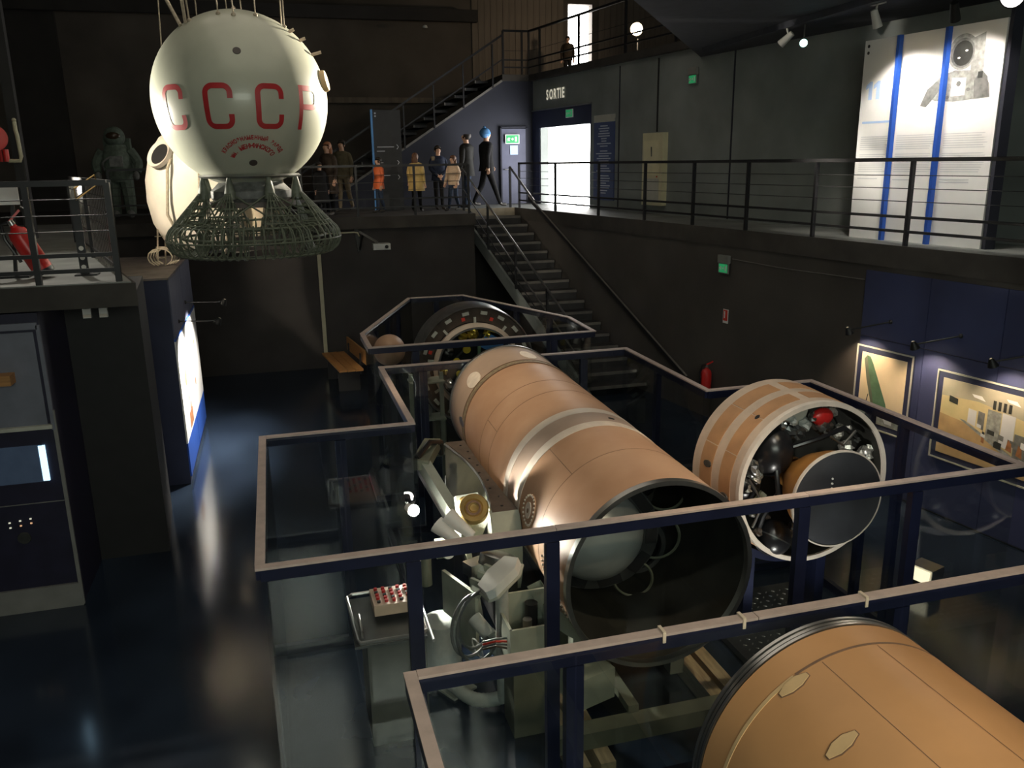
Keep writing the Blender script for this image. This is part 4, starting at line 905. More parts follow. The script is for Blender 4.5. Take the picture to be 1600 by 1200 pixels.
for a in (235, 262, 285): 
    part('cloth_tie', MB().tube([(CC[0] + .5 * math.cos(R_(a)), CC[1] + .5 * math.sin(R_(a)), CC[2] + .85), (CC[0] + .93 * math.cos(R_(a + 3)), CC[1] + .93 * math.sin(R_(a + 3)), CC[2] + .3), (CC[0] + .97 * math.cos(R_(a)), CC[1] + .97 * math.sin(R_(a)), CC[2] - .3), (CC[0] + .6 * math.cos(R_(a - 4)), CC[1] + .6 * math.sin(R_(a - 4)), CC[2] - .86)], .02), 'rope', cp)
for dx, dy in ((-.5, -.2), (.5, -.2), (0, .55)): part('cable', MB().cyl((CC[0] + dx, CC[1] + dy, CC[2] + .66), (CC[0] + dx * .6, CC[1] + dy * .6, 9.58), .01, n=6), 'rope', cp)
lb = MB()
for x in (-1.62, -1.52): lb.cyl((x, 12.85, 2.79), (x + .05, 12.85, 3.3), .012, n=6)
for z in (2.9, 3.05, 3.2): lb.cyl((-1.62, 12.85, z), (-1.5, 12.85, z), .008, n=6)
part('rope_ladder', lb, 'rope', cp)
for k in range(4):
    pts = [(-1.55 + .16 * math.cos(R_(a)) + .03 * k, 12.6 + .05 * k, 2.93 + .12 * math.sin(R_(a))) for a in range(-60, 250, 30)]
    part('rope_coil', MB().tube(pts, .010, 6), 'rope', cp)

# ---------------------------------------------------------------- things on the left platform
def extinguisher(loc, tilt, h, label, group, azim=0.0):
    R = Matrix.Rotation(azim, 3, 'Z') @ Matrix.Rotation(tilt, 3, 'Y'); o = Vector(loc)
    t = thing('fire_extinguisher', label, 'extinguisher', loc, group); r = h * .155
    def pt(x, y, z): return o + R @ Vector((x, y, z))
    part('base_ring', MB().lathe([(r * .9, 0), (r * 1.02, 0), (r * 1.02, h * .08), (r * .9, h * .08)], o, R @ UZ, 24), 'black_satin', t)
    part('cylinder', MB().lathe([(0, h * .05), (r, h * .06), (r, h * .66), (r * .85, h * .74), (r * .35, h * .80), (r * .3, h * .84)], o, R @ UZ, 28), 'red_paint', t)
    part('label_band', MB().lathe([(r * 1.01, h * .50), (r * 1.01, h * .56)], o, R @ UZ, 10, a0=0, a1=2.2), 'band_cream', t)
    part('valve', MB().cyl(pt(0, 0, h * .82), pt(0, 0, h * .92), r * .3, n=10), 'steel', t)
    part('handle', MB().bar(pt(-.02, 0, h * .90), pt(r * 1.3, 0, h * 1.0), .02, .02), 'red_paint', t, smooth=False)
    part('hose', MB().tube([pt(0, 0, h * .9), pt(-r * .9, 0, h * .92), pt(-r * 1.35, 0, h * .7), pt(-r * 1.3, 0, h * .3)], .016), 'black_satin', t)
    return t
extinguisher((-2.14, 8.95, 3.18), R_(-24), .60, 'red fire extinguisher leaning on a stand on the left platform', 'fire extinguishers', .2)
t = thing('extinguisher_stand', 'white sign and dark stand of the leaning fire extinguisher', 'stand', (-2.42, 9.15, 3.14))
part('upright', MB().bar((-2.44, 9.12, 3.14), (-2.36, 9.12, 3.92), .03, .03), 'rail_black', t, smooth=False)
part('sign_plate', MB().box((-2.42, 9.10, 3.90), (.24, .015, .16)), 'white_paint', t, smooth=False)
part('hook', MB().tube([(-2.30, 9.1, 3.80), (-2.26, 9.08, 3.78), (-2.26, 9.05, 3.62)], .008), 'steel', t)
part('foot', MB().box((-2.44, 9.12, 3.15), (.3, .3, .02)), 'rail_black', t, smooth=False)
t = thing('info_lectern', 'black slanted lectern with round holes in its post', 'lectern', (-1.78, 8.98, 3.14))
b = MB(); b.bar((-1.80, 8.98, 3.15), (-1.80, 8.98, 3.86), .075, .03, up=(0, 1, 0)); part('post', b, 'rail_black', t, smooth=False)
pieces('hole', MB().cyl((0, 0, 0), (0, -.004, 0), .022, n=16), 'lamp_white', t, [Matrix.Translation((-1.80, 8.964, z)) for z in (3.22, 3.31, 3.40)])
part('foot_plate', MB().box((-1.78, 8.98, 3.147), (.2, .16, .012)), 'rail_black', t, smooth=False)
fr = [(-1.77, 8.90, 3.86), (-1.78, 8.93, 3.96), (-1.62, 9.10, 4.08), (-1.60, 9.08, 3.99)]
part('frame', MB().tube(fr, .008, closed=True), 'brass', t); part('board', MB().plate([fr[0], fr[3], (-1.61, 9.09, 4.0), (-1.772, 8.91, 3.88)], (.5, -.5, .5), .004), 'rail_black', t, smooth=False)
t = thing('hose_reel', 'red fire hose reel on the wall at the far left', 'hose reel', (-3.72, 14.0, 4.2))
part('reel_disc', MB().lathe([(0, -.05), (.17, -.05), (.18, -.03), (.18, .03), (0, .05)], (-3.74, 14.0, 4.58), (.3, -1, 0), 32), 'red_paint', t)
part('reel_hub', MB().lathe([(0, .07), (.05, .07), (.06, .04)], (-3.74, 13.98, 4.58), (.3, -1, 0), 20), 'white_paint', t)
part('valve', MB().cyl((-3.60, 13.95, 4.25), (-3.60, 13.95, 4.42), .04, n=12), 'red_paint', t)
part('wall_arm', MB().box((-3.76, 14.12, 4.5), (.1, .12, .5)), 'red_paint', t, smooth=False)
solo('water_pipe', MB().tube([(-3.43, 13.95, 4.80), (-3.43, 13.95, 4.68), (-3.42, 13.95, 4.62), (-3.41, 13.95, 4.32), (-3.43, 13.95, 4.26), (-3.58, 13.95, 4.26)], .028).ball((-3.43, 13.95, 4.82), .03, 10, 8), 'pipe_beige', 'beige water pipe with a bend beside the red hose reel', 'pipe')
# kiosk below the platform
t = thing('exhibit_kiosk', 'dark exhibit kiosk with a lit screen strip and small indicator lights', 'kiosk', (-2.6, 8.8, 0))
part('body', MB().box((-2.7, 8.80, 1.45), (1.18, .98, 2.9)), 'kiosk_purple', t, smooth=False)
part('upper_panel', MB().box((-2.62, 8.305, 2.28), (.92, .02, .90)), 'kiosk_grey', t, smooth=False)
b = MB().box((-2.64, 8.30, 2.785), (1.04, .04, .06)).box((-2.115, 8.30, 2.3), (.03, .04, .98)); part('panel_frame', b, 'kiosk_grey', t, smooth=False)
part('light_ledge', MB().box((-2.62, 8.28, 1.845), (1.0, .06, .035)), 'frame_trim', t, smooth=False)
part('corner_trim', MB().box((-2.105, 8.30, 1.0), (.03, .03, 1.98)), 'box_grey', t, smooth=False)
part('small_shelf', MB().box((-2.44, 8.22, 2.33), (.16, .16, .09)), 'wood', t, smooth=False)
part('screen', MB().box((-2.50, 8.305, 1.49), (.52, .02, .36)), 'screen_dim', t, smooth=False)
part('screen_strip', MB().box((-2.245, 8.30, 1.49), (.055, .02, .345)), 'screen_lit', t, smooth=False, label='glowing pale blue strip')
part('seam', MB().box((-2.6, 8.305, 1.1), (.98, .012, .006)), 'box_grey', t, smooth=False)
for k, (x, z, m) in enumerate(((-2.62, .93, 'led_white'), (-2.62, .88, 'led_white'), (-2.53, .94, 'led_white'), (-2.53, .89, 'led_orange'), (-2.44, .95, 'led_white'), (-2.44, .905, 'led_orange'))):
    part('indicator_light', MB().box((x, 8.305, z), (.016, .012, .012)), m, t, smooth=False)
part('round_emblem', MB().lathe([(0, .01), (.055, .01), (.06, 0)], (-2.52, 8.31, .76), (0, -1, 0), 24), 'print_dark', t)
part('plinth', MB().box((-2.68, 8.30, .12), (1.16, .04, .24)), 'box_grey', t, smooth=False)
for x, nm in ((-1.895, 'left'), (-1.742, 'right')):
    t = thing('emergency_light', 'small white emergency light box on the black pillar, the %s one' % nm, 'light box', (x, 9.27, 2.67), 'emergency lights on the pillar')
    part('housing', MB().box((x, 9.28, 2.72), (.078, .04, .095)), 'white_paint', t, smooth=False); part('lip', MB().box((x, 9.255, 2.695), (.07, .012, .03)), 'band_white', t, smooth=False)
# arm lamps: a thin arm out of the wall with a small shade
def arm_lamp(root, tip, label, group, aim, energy, m='lamp_black', col=NEUT, ang=110):
    root, tip = Vector(root), Vector(tip); d = (tip - root).normalized()
    t = thing('arm_lamp', label, 'lamp', root, group); aim = (Vector(aim) - tip).normalized()
    part('arm', MB().cyl(root, tip, .009, n=8), m, t); part('wall_mount', MB().ball(root, .028, 10, 8), m, t)
    part('shade', MB().lathe([(.018, -.04), (.03, -.02), (.055, .05), (.05, .05), (.02, -.01)], tip, aim, 16), m, t)
    part('bulb', MB().ball(tip + aim * .028, .016, 10, 6), 'lens_warm', t)
    light('arm_lamp_light', 'SPOT', tip + aim * .075, tip + aim * 2, energy, col, .03, ang, .6)
arm_lamp((-1.345, 13.05, 2.22), (-.80, 13.05, 2.20), 'upper thin arm lamp above the white panel of the blue box', 'arm lamps', (-1.34, 13.1, 1.2), 330)
arm_lamp((-1.345, 12.0, 2.12), (-.83, 12.0, 2.10), 'lower thin arm lamp above the white panel of the blue box', 'arm lamps', (-1.34, 12.0, 1.2), 330)
for y, txt in ((8.72, 'first arm lamp on the blue wall, above the missile picture'), (7.76, 'middle arm lamp on the blue wall, between the two pictures'), (6.8, 'arm lamp on the blue wall above the control room picture')):
    arm_lamp(EP(y - .23, -.02, 2.18), EP(y + .02, -.38, 2.06), txt, 'arm lamps', EP(y + .0, -.03, 1.25), 26, col=WARM)

# ---------------------------------------------------------------- right lower wall
def on_wall(y, z, off): return EP(y, off, z)
def wall_poly(mb, pts, off, t=.002):
    return mb.plate([EP(y, off, z) for y, z in pts], -EN, t)
def framed(name, label, y0, y1, z0, z1, bg):
    t = thing(name, label, 'picture', EP((y0 + y1) / 2, -.03, z0), 'framed pictures on the blue wall')
    part('frame', wall_poly(MB(), [(y0, z0), (y1, z0), (y1, z1), (y0, z1)], -.02, .018), 'box_blue', t, smooth=False)
    e = .018; b = MB()
    for q in ([(y0, z0), (y1, z0), (y1, z0 + e), (y0, z0 + e)], [(y0, z1 - e), (y1, z1 - e), (y1, z1), (y0, z1)], [(y0, z0), (y0 - e, z0), (y0 - e, z1), (y0, z1)], [(y1 + e, z0), (y1, z0), (y1, z1), (y1 + e, z1)]):
        wall_poly(b, q, -.04, .012)
    part('frame_edge', b, 'frame_trim', t, smooth=False)
    m_ = .085
    part('print', wall_poly(MB(), [(y0 - m_, z0 + m_), (y1 + m_, z0 + m_), (y1 + m_, z1 - m_), (y0 - m_, z1 - m_)], -.042, .003), bg, t, smooth=False)
    return t
t = framed('framed_picture', 'framed picture of a green missile raised on its launcher', 8.93, 8.08, .78, 1.83, 'print_peach')
def pic(t, name, pts, m, off=-.046): part(name, wall_poly(MB(), pts, off, .001), m, t, smooth=False)
pic(t, 'printed_missile', [(8.80, 1.66), (8.76, 1.71), (8.71, 1.70), (8.66, 1.62), (8.42, 1.15), (8.40, 1.08), (8.55, 1.06), (8.64, 1.10), (8.74, 1.40)], 'print_green')
pic(t, 'printed_missile_side', [(8.80, 1.66), (8.74, 1.40), (8.64, 1.10), (8.60, 1.10), (8.70, 1.45), (8.76, 1.71)], 'khaki', -.0475)
pic(t, 'printed_base', [(8.72, 1.10), (8.36, 1.10), (8.34, 1.04), (8.44, 1.02), (8.74, 1.05)], 'khaki', -.048)
pic(t, 'printed_prop', [(8.70, 1.22), (8.69, 1.22), (8.72, 1.06), (8.735, 1.06)], 'print_dark', -.0485)
pic(t, 'printed_ground', [(8.84, 1.02), (8.17, .98), (8.17, .87), (8.84, .87)], 'print_light', -.047)
pic(t, 'printed_hut', [(8.45, .98), (8.30, .97), (8.30, .90), (8.40, .90)], 'print_grey', -.0485)
t = framed('framed_picture', 'framed wide picture of a control room with rows of consoles', 7.74, 5.6, .70, 1.76, 'print_wall')
pic(t, 'printed_ceiling', [(7.655, 1.675), (5.69, 1.675), (5.69, 1.42), (6.5, 1.40), (7.2, 1.50), (7.655, 1.47)], 'print_ceiling')
pic(t, 'printed_floor', [(7.655, 1.26), (7.3, 1.22), (6.4, .88), (6.2, .785), (7.655, .785)], 'print_floor')
pic(t, 'printed_skirting', [(7.40, 1.25), (7.34, 1.25), (6.3, .82), (6.42, .80)], 'print_light', -.0475)
for k, (y, w_, z0, z1, m) in enumerate(((7.30, .10, 1.24, 1.40, 'print_grey'), (7.18, .08, 1.22, 1.40, 'print_mid'), (7.07, .16, 1.12, 1.45, 'print_light'), (6.90, .15, 1.08, 1.45, 'print_grey'), (6.74, .22, .98, 1.26, 'print_mid'), (6.52, .24, .93, 1.24, 'print_light'), (6.28, .26, .87, 1.22, 'print_grey'), (5.98, .30, .80, 1.2, 'print_mid'))):
    pic(t, 'printed_console', [(y, z0), (y - w_, z0 - .03), (y - w_, z1 - .01), (y, z1)], m, -.048)
for y in (7.02, 6.96, 6.90, 6.84): pic(t, 'printed_stack', [(y, 1.46), (y - .035, 1.46), (y - .035, 1.56), (y, 1.56)], 'print_dark', -.049)
for y, z in ((6.82, 1.06), (6.70, 1.03), (6.60, .98), (6.45, .94), (6.22, .90)): pic(t, 'printed_figure', [(y, z), (y - .07, z - .02), (y - .06, z + .08), (y - .02, z + .12)], 'print_brown', -.050)
for y, z in ((6.66, 1.12), (6.5, 1.1), (6.40, 1.08), (6.33, 1.05)): pic(t, 'printed_screen', [(y, z), (y - .06, z - .01), (y - .06, z + .06), (y, z + .07)], 'poster_white', -.050)
rnd = random.Random(21)
for q in range(34):
    y = rnd.uniform(5.75, 7.3); z = 1.14 - (7.3 - y) * .17 + rnd.uniform(-.08, .12); w_ = rnd.uniform(.03, .09); h_ = rnd.uniform(.02, .07)
    pic(t, 'printed_detail', [(y, z), (y - w_, z - .01), (y - w_, z + h_ - .01), (y, z + h_)], ('print_dark', 'print_mid', 'poster_white', 'print_grey', 'print_brown')[q % 5], -.0495 - .0002 * (q % 4))
pic(t, 'printed_monitor', [(7.55, 1.42), (7.44, 1.40), (7.44, 1.47), (7.55, 1.49)], 'print_dark', -.049)
for y, z in ((7.25, 1.54), (6.85, 1.58), (6.2, 1.52)): pic(t, 'printed_ceiling_lamp', [(y, z), (y - .14, z - .02), (y - .09, z + .03), (y + .03, z + .03)], 'poster_white', -.049)

def exit_box(name, P0, d, nrm, label, group, w=.24, h=.16, top=True):
    """emergency exit light: grey housing with a lit green plate; P0 centre of the plate"""
    P0 = Vector(P0); t = thing(name, label, 'exit sign', P0 - UZ * h / 2, group); d = Vector(d); nrm = Vector(nrm)
    def rect(x0, x1, z0, z1, o): return [P0 + d * x + UZ * z + nrm * o for x, z in ((x0, z0), (x1, z0), (x1, z1), (x0, z1))]
    if top: part('housing', MB().plate(rect(-w / 2, w / 2, h / 2, h / 2 + .12, 0), nrm, .06), 'box_grey', t, smooth=False)
    part('plate', MB().plate(rect(-w / 2, w / 2, -h / 2, h / 2, .02), nrm, .02), 'sign_white' if not top else 'box_grey', t, smooth=False)
    part('green_field', MB().plate(rect(-w / 2 + .02, w / 2 - .02, -h / 2 + .015, h / 2 - .015, .041), nrm, .002), 'sign_green', t, smooth=False)
    b = MB(); s = h * .26
    b.plate(rect(w * .18, w * .18 + s * .9, -s, s, .044), nrm, .001)
    b.plate([P0 + d * x + UZ * z + nrm * .044 for x, z in ((w * .10, .0), (w * .0, s * .7), (w * .0, s * .25), (-w * .08, s * .25), (-w * .08, -s * .25), (w * .0, -s * .25), (w * .0, -s * .7))], nrm, .001)
    b.plate([P0 + d * (x - w * .26) + UZ * z + nrm * .044 for x, z in ((-.4 * s, -s), (0, -.3 * s), (.5 * s, -s), (.3 * s, .2 * s), (.8 * s, .3 * s), (.1 * s, .7 * s), (-.7 * s, .2 * s))], nrm, .001)
    part('pictogram', b, 'sign_white', t, smooth=False); return t
exit_box('exit_sign', EP(11.65, -.02, 2.50), -ED, -EN, 'grey exit sign box on the black wall below the walkway', 'exit signs', top=True)
exit_box('exit_sign', EP(14.43, U0 - .02, 5.52), -ED, -EN, 'grey exit sign box high on the wall above the walkway', 'exit signs')
exit_box('exit_sign', EP(19.0, U0 - .03, 5.19), -ED, -EN, 'small white exit sign over the bright exit doorway', 'exit signs', w=.34, h=.18, top=False)
exit_box('exit_sign', (5.90, 20.93, 4.68), (1, 0, 0), (0, -1, 0), 'green running man exit sign on the blue door', 'exit signs', w=.36, h=.22, top=False)
solo('paper_notice', MB().box((5.95, 20.935, 4.42), (.2, .006, .22)), 'print_sky', 'pale blue paper notice under the green sign on the blue door', 'notice', smooth=False)
solo('wall_cable', MB().tube([EP(11.5, -.012, 2.655), EP(10.5, -.012, 2.63), EP(8.95, -.012, 2.645)], .007, 6), 'nosing', 'thin cable running from the exit box to the blue panels', 'cable')
t = thing('fire_notice', 'small red and white fire notice on the black wall', 'notice', EP(11.6, -.01, 1.64))
part('plate', wall_poly(MB(), [(11.66, 1.64), (11.54, 1.64), (11.54, 1.86), (11.66, 1.86)], -.004, .006), 'white_paint', t, smooth=False)
part('red_field', wall_poly(MB(), [(11.65, 1.68), (11.55, 1.68), (11.55, 1.85), (11.65, 1.85)], -.011, .002), 'red_label', t, smooth=False)
part('symbol', wall_poly(MB(), [(11.63, 1.72), (11.605, 1.72), (11.605, 1.83), (11.63, 1.83)], -.0135, .001), 'white_paint', t, smooth=False)
extinguisher(EP(11.85, -.12, .42), 0, .55, 'red fire extinguisher hung on the dark wall behind the short stage', 'fire extinguishers')
# exit wall: info board, cabinet, SORTIE
t = thing('lettering_sign', 'cream letters spelling SORTIE over the exit doorway', 'sign', EP(19.74, U0 - .03, 5.52))
for i, ch in enumerate('SORTIE'):
    b = MB(); y = (20.17, 19.97, 19.78, 19.61, 19.49, 19.37)[i]; put_text(b, ch, .32, EP(y, U0 - .025, 5.66), -ED * .72, UZ * .98, .008); part('letter', b, 'letter_cream', t, smooth=False, fix=False)
t = thing('info_board', 'tall blue board of white text right of the exit doorway', 'board', EP(17.52, U0 - .02, 3.3))
part('board', MB().plate([EP(17.95, U0 - .005, 3.3), EP(17.1, U0 - .005, 3.3), EP(17.1, U0 - .005, 5.0), EP(17.95, U0 - .005, 5.0)], -EN, .02), 'info_blue', t, smooth=False)
part('header', MB().plate([EP(17.95, U0 - .005, 4.93), EP(17.1, U0 - .005, 4.93), EP(17.1, U0 - .005, 5.08), EP(17.95, U0 - .005, 5.08)], -EN, .024), 'frame_trim', t, smooth=False)
b = MB(); rnd = random.Random(3)
for k in range(26):
    z = 4.84 - .052 * k - (.05 if k > 8 else 0) - (.05 if k > 17 else 0); w_ = rnd.uniform(.1, .32); yc = 17.52
    b.plate([EP(yc + w_, U0 - .026, z), EP(yc - w_, U0 - .026, z), EP(yc - w_, U0 - .026, z + .022), EP(yc + w_, U0 - .026, z + .022)], -EN, .001)
part('text_lines', b, 'info_text', t, smooth=False, kind='stuff')
t = thing('notice_cabinet', 'narrow cream glass fronted cabinet on the upper wall', 'cabinet', EP(15.5, U0 - .05, 3.27))
part('body', MB().plate([EP(15.88, U0, 3.27), EP(15.2, U0, 3.27), EP(15.2, U0, 4.64), EP(15.88, U0, 4.64)], -EN, .12), 'board_cream', t, smooth=False)
part('inner_board', MB().plate([EP(15.80, U0 - .121, 3.85), EP(15.28, U0 - .121, 3.85), EP(15.28, U0 - .121, 4.5), EP(15.80, U0 - .121, 4.5)], -EN, .006), 'board_pale', t, smooth=False)
part('lower_board', MB().plate([EP(15.80, U0 - .121, 3.33), EP(15.28, U0 - .121, 3.33), EP(15.28, U0 - .121, 3.78), EP(15.80, U0 - .121, 3.78)], -EN, .006), 'frame_trim', t, smooth=False)
part('hook', MB().plate([EP(15.55, U0 - .13, 4.2), EP(15.51, U0 - .13, 4.2), EP(15.52, U0 - .13, 4.38), EP(15.56, U0 - .13, 4.38)], -EN, .004), 'khaki', t, smooth=False)
part('red_lamp', MB().ball(EP(15.33, U0 - .135, 3.82), .014, 8, 6), 'red_label', t)
solo('conduit', MB().bar(EP(15.56, U0 - .012, 4.66), EP(15.56, U0 - .012, 6.0), .03, .02), 'black_matte', 'black conduit running up the wall from the cream cabinet', 'conduit', smooth=False)
# tall white poster standing on the walkway
PY0, PY1, PZ0, PZ1, PO = 9.78, 7.86, 3.10, 5.56, .45
t = thing('poster_panel', 'tall white poster panel with blue bars, number 11 and an astronaut picture', 'poster', EP(8.82, PO, 3.1))
for y0, y1 in ((PY0, 9.22), (9.21, 8.55), (8.54, PY1)):
    part('white_panel', MB().plate([EP(y0, PO, PZ0), EP(y1, PO, PZ0), EP(y1, PO, PZ1), EP(y0, PO, PZ1)], EN, .04), 'poster_white', t, smooth=False)
part('side_post', MB().box(EP(PY1 - .05, PO + .06, 4.4), (.12, .06, 2.6), rz=-.155), 'wall_navy', t, smooth=False)
for y in (9.215, 8.545): part('blue_bar', MB().box(EP(y, PO - .03, 4.33), (.05, .06, 2.46), rz=-.155), 'poster_blue', t, smooth=False)
b = MB()
for yc in (9.66, 9.54):
    b.plate([EP(yc - dy, PO - .001, 4.84 + z) for dy, z in ((.0, 0), (.055, 0), (.055, .22), (.015, .22), (-.045, .175), (-.045, .125), (.0, .15))], -EN, .001)
part('number', b, 'print_sky', t, smooth=False, label='pale blue number 11', fix=False)
b = MB(); rnd = random.Random(5)
for y0, y1 in ((9.72, 9.28), (9.16, 8.60), (8.49, 7.92)):
    for z in [4.38 - .026 * k for k in range(7)] + [4.16 - .026 * k for k in range(9)]:
        b.plate([EP(y0, PO - .002, z), EP(y0 - (y0 - y1) * rnd.uniform(.85, 1), PO - .002, z), EP(y0 - (y0 - y1) * rnd.uniform(.85, 1), PO - .002, z + .008), EP(y0, PO - .002, z + .008)], -EN, .0008)
for y0, y1, z in ((9.72, 9.4, 3.86), (9.16, 8.85, 3.85), (8.49, 8.1, 3.86), (8.49, 8.1, 3.83)): b.plate([EP(y0, PO - .002, z), EP(y1, PO - .002, z), EP(y1, PO - .002, z + .012), EP(y0, PO - .002, z + .012)], -EN, .0008)
part('text_lines', b, 'print_grey', t, smooth=False, kind='stuff')
b = MB(); b.plate([EP(9.72, PO - .002, 4.55), EP(9.28, PO - .002, 4.55), EP(9.28, PO - .002, 4.575), EP(9.72, PO - .002, 4.575)], -EN, .0008); part('heading', b, 'print_sky', t, smooth=False)
for z in (5.49, 5.41): part('screw', MB().cyl(EP(9.72, PO - .004, z), EP(9.72, PO + .002, z), .02, n=12), 'print_dark', t)
def bust(name, pts, m, off): part(name, MB().plate([EP(y, PO - off, z) for y, z in pts], -EN, .0008), m, t, smooth=False)
def ell(cy, cz, a, b_, n=22, r=0): return [(cy + a * math.cos(2 * PI * i / n) * math.cos(r) - b_ * math.sin(2 * PI * i / n) * math.sin(r), cz + a * math.cos(2 * PI * i / n) * math.sin(r) + b_ * math.sin(2 * PI * i / n) * math.cos(r)) for i in range(n)]
bust('printed_backpack', [(8.26, 5.40), (8.10, 5.45), (8.08, 5.05), (8.24, 5.0)], 'print_light', .002)
bust('printed_torso', [(8.74, 4.80), (8.70, 4.96), (8.60, 5.04), (8.44, 5.08), (8.20, 5.06), (8.06, 5.02), (7.99, 4.90), (7.97, 4.76), (8.42, 4.74), (8.66, 4.76)], 'print_light', .003)
bust('printed_arm', [(8.66, 4.98), (8.78, 4.90), (8.86, 4.72), (8.78, 4.70), (8.68, 4.80), (8.58, 4.92)], 'print_mid', .0045)
bust('printed_arm', [(8.10, 5.06), (8.02, 4.98), (7.97, 4.76), (8.16, 4.76), (8.18, 4.95)], 'print_mid', .0045)
bust('printed_helmet', ell(8.36, 5.27, .185, .195), 'print_light', .0055)
bust('printed_helmet_rim', ell(8.36, 5.26, .15, .16), 'print_mid', .0065)
bust('printed_visor', ell(8.355, 5.255, .125, .135), 'print_dark', .0075)
bust('printed_glint', ell(8.40, 5.21, .02, .012, 8), 'poster_white', .0085); bust('printed_glint', ell(8.31, 5.28, .02, .012, 8), 'poster_white', .0085)
bust('printed_chest_box', [(8.46, 5.0), (8.28, 4.99), (8.28, 4.80), (8.46, 4.80)], 'poster_white', .0055)
bust('printed_badge', ell(8.37, 4.93, .03, .03, 12), 'print_mid', .0065)
bust('printed_patch', [(8.14, 5.04), (8.08, 5.04), (8.08, 4.97), (8.14, 4.97)], 'print_dark', .0055)
for y, z in ((8.55, 4.86), (8.24, 4.86), (8.50, 4.79)): bust('printed_fitting', ell(y, z, .025, .02, 10), 'print_mid', .0065)

# ---------------------------------------------------------------- spot lamps on the soffit
def spot_lamp(loc, aim, label, m, lens, energy, col, ang=55, zt=5.86, r=.055):
    loc = Vector(loc); a = (Vector(aim) - loc).normalized()
    t = thing('spot_lamp', label, 'spot lamp', (loc.x, loc.y, loc.z - .1), 'spot lamps under the soffit')
    part('head', MB().lathe([(0, -.13), (r * .7, -.12), (r * .85, -.02), (r, .08), (r * .9, .08), (r * .7, 0)], loc, a, 20), m, t)
    part('lens', MB().lathe([(0, .055), (r * .86, .05)], loc, a, 20), lens, t)
    part('stem', MB().cyl(loc - a * .06, (loc.x, loc.y, zt), .012, n=8), m, t); part('adapter', MB().box((loc.x, loc.y, zt - .015), (.06, .22, .03)), m, t, smooth=False)
    if energy: light('spot_lamp_light', 'SPOT', loc + a * .10, aim, energy, col, .04, ang, .5)
spot_lamp((6.78, 10.55, 5.66), (6.0, 11.6, 4.6), 'white spot lamp on the soffit track, beside the cyan lit one', 'lamp_white', 'lens_warm', 0, WARM)
spot_lamp((6.80, 10.15, 5.58), (3.2, 5.2, 4.0), 'black spot lamp with a cyan lit lens', 'lamp_black', 'lens_cyan', 0, COOL)
spot_lamp((6.90, 8.9, 5.66), EP(9.0, .45, 4.2), 'white spot lamp over the white poster', 'lamp_white', 'lens_warm', 90, NEUT, 95)
spot_lamp((6.95, 7.75, 5.56), EP(8.3, .45, 4.5), 'black spot lamp in front of the astronaut picture', 'lamp_black', 'lens_warm', 90, NEUT, 95)
spot_lamp((7.0, 7.05, 5.62), (1.5, 4.5, 4.2), 'glaring warm spot lamp at the right end of the soffit', 'lamp_black', 'lens_white', 60, WARM, 80, r=.12)
light('stage_lamp_near', 'SPOT', (3.4, -.8, 5.6), (2.3, 2.0, 1.6), 270, WARM, .08, 60, .6)
t = thing('spot_lamp', 'glaring warm lamp on the top landing', 'spot lamp', (9.0, 20.6, 6.9), 'spot lamps under the soffit')
lp = Vector((8.96, 20.4, 7.23))
part('head', MB().lathe([(0, -.2), (.12, -.18), (.16, .02), (.15, .02)], lp, (-.6, -1, -.2), 20), 'lamp_black', t)
part('lens', MB().lathe([(0, .03), (.14, .02)], lp, (-.6, -1, -.2), 20), 'lens_warm', t)
part('stem', MB().cyl(lp + Vector((.1, .15, 0)), (lp.x + .1, lp.y + .15, 6.2), .02, n=8), 'lamp_black', t)
light('landing_lamp_light', 'POINT', lp + Vector((-.12, -.2, -.04)), (0, 0, 0), 90, WARM, .1)
# bright lamp clamped to the enclosure corner, lighting the flank of the long stage
t = thing('clamp_lamp', 'bright lamp clamped to the glass corner beside the long stage', 'lamp', (.94, 6.66, 1.2))
lp = Vector((.94, 6.66, 1.28)); a = (Vector((1.75, 5.6, .95)) - lp).normalized()
part('head', MB().lathe([(0, -.07), (.03, -.06), (.05, .03), (.045, .03)], lp, a, 18), 'lamp_white', t); part('lens', MB().ball(lp + a * .02, .05, 14, 10), 'lens_white', t)
part('clamp', MB().bar(lp - a * .05, (.98, 6.80, 1.28), .02, .03), 'lamp_black', t, smooth=False)
light('clamp_lamp_light', 'SPOT', lp + a * .09, lp + a * 3, 150, (1, .95, .82), .04, 140, .6)

# ---------------------------------------------------------------- back of the hall
t = thing('totem_sign', 'dark direction totem with a light blue edge among the visitors', 'totem', (2.5, 19.6, 3.1))
part('panel', MB().box((2.62, 19.6, 4.2), (.62, .06, 2.18)), 'totem_grey', t, smooth=False)
part('blue_edge', MB().bar((2.285, 19.58, 3.1), (2.285, 19.58, 5.30), .045, .10, up=(0, 1, 0)), 'totem_blue', t, smooth=False)
b = MB()
for z, w_ in ((4.50, .42), (4.41, .2), (4.16, .15), (4.09, .08), (3.88, .30)): b.box((2.36 + w_ / 2, 19.567, z), (w_ * .9, .004, .016))
part('text_lines', b, 'info_text', t, smooth=False)
for z in (4.50, 4.16, 3.84): part('arrow_mark', MB().bar((2.82, 19.565, z + .05), (2.86, 19.565, z), .004, .014).bar((2.86, 19.565, z), (2.82, 19.565, z - .05), .004, .014), 'info_text', t, smooth=False)
for z in (5.22, 5.16): part('screw', MB().cyl((2.37, 19.57, z), (2.37, 19.56, z), .02, n=10), 'info_text', t)
t = thing('projector', 'grey projector on a bracket under the gallery edge', 'projector', (2.0, 17.1, 2.5))
part('body', MB().box((2.05, 17.05, 2.54), (.34, .26, .12)), 'projector_grey', t, smooth=False); part('lens', MB().cyl((2.14, 16.92, 2.54), (2.14, 16.89, 2.54), .035), 'black_satin', t)
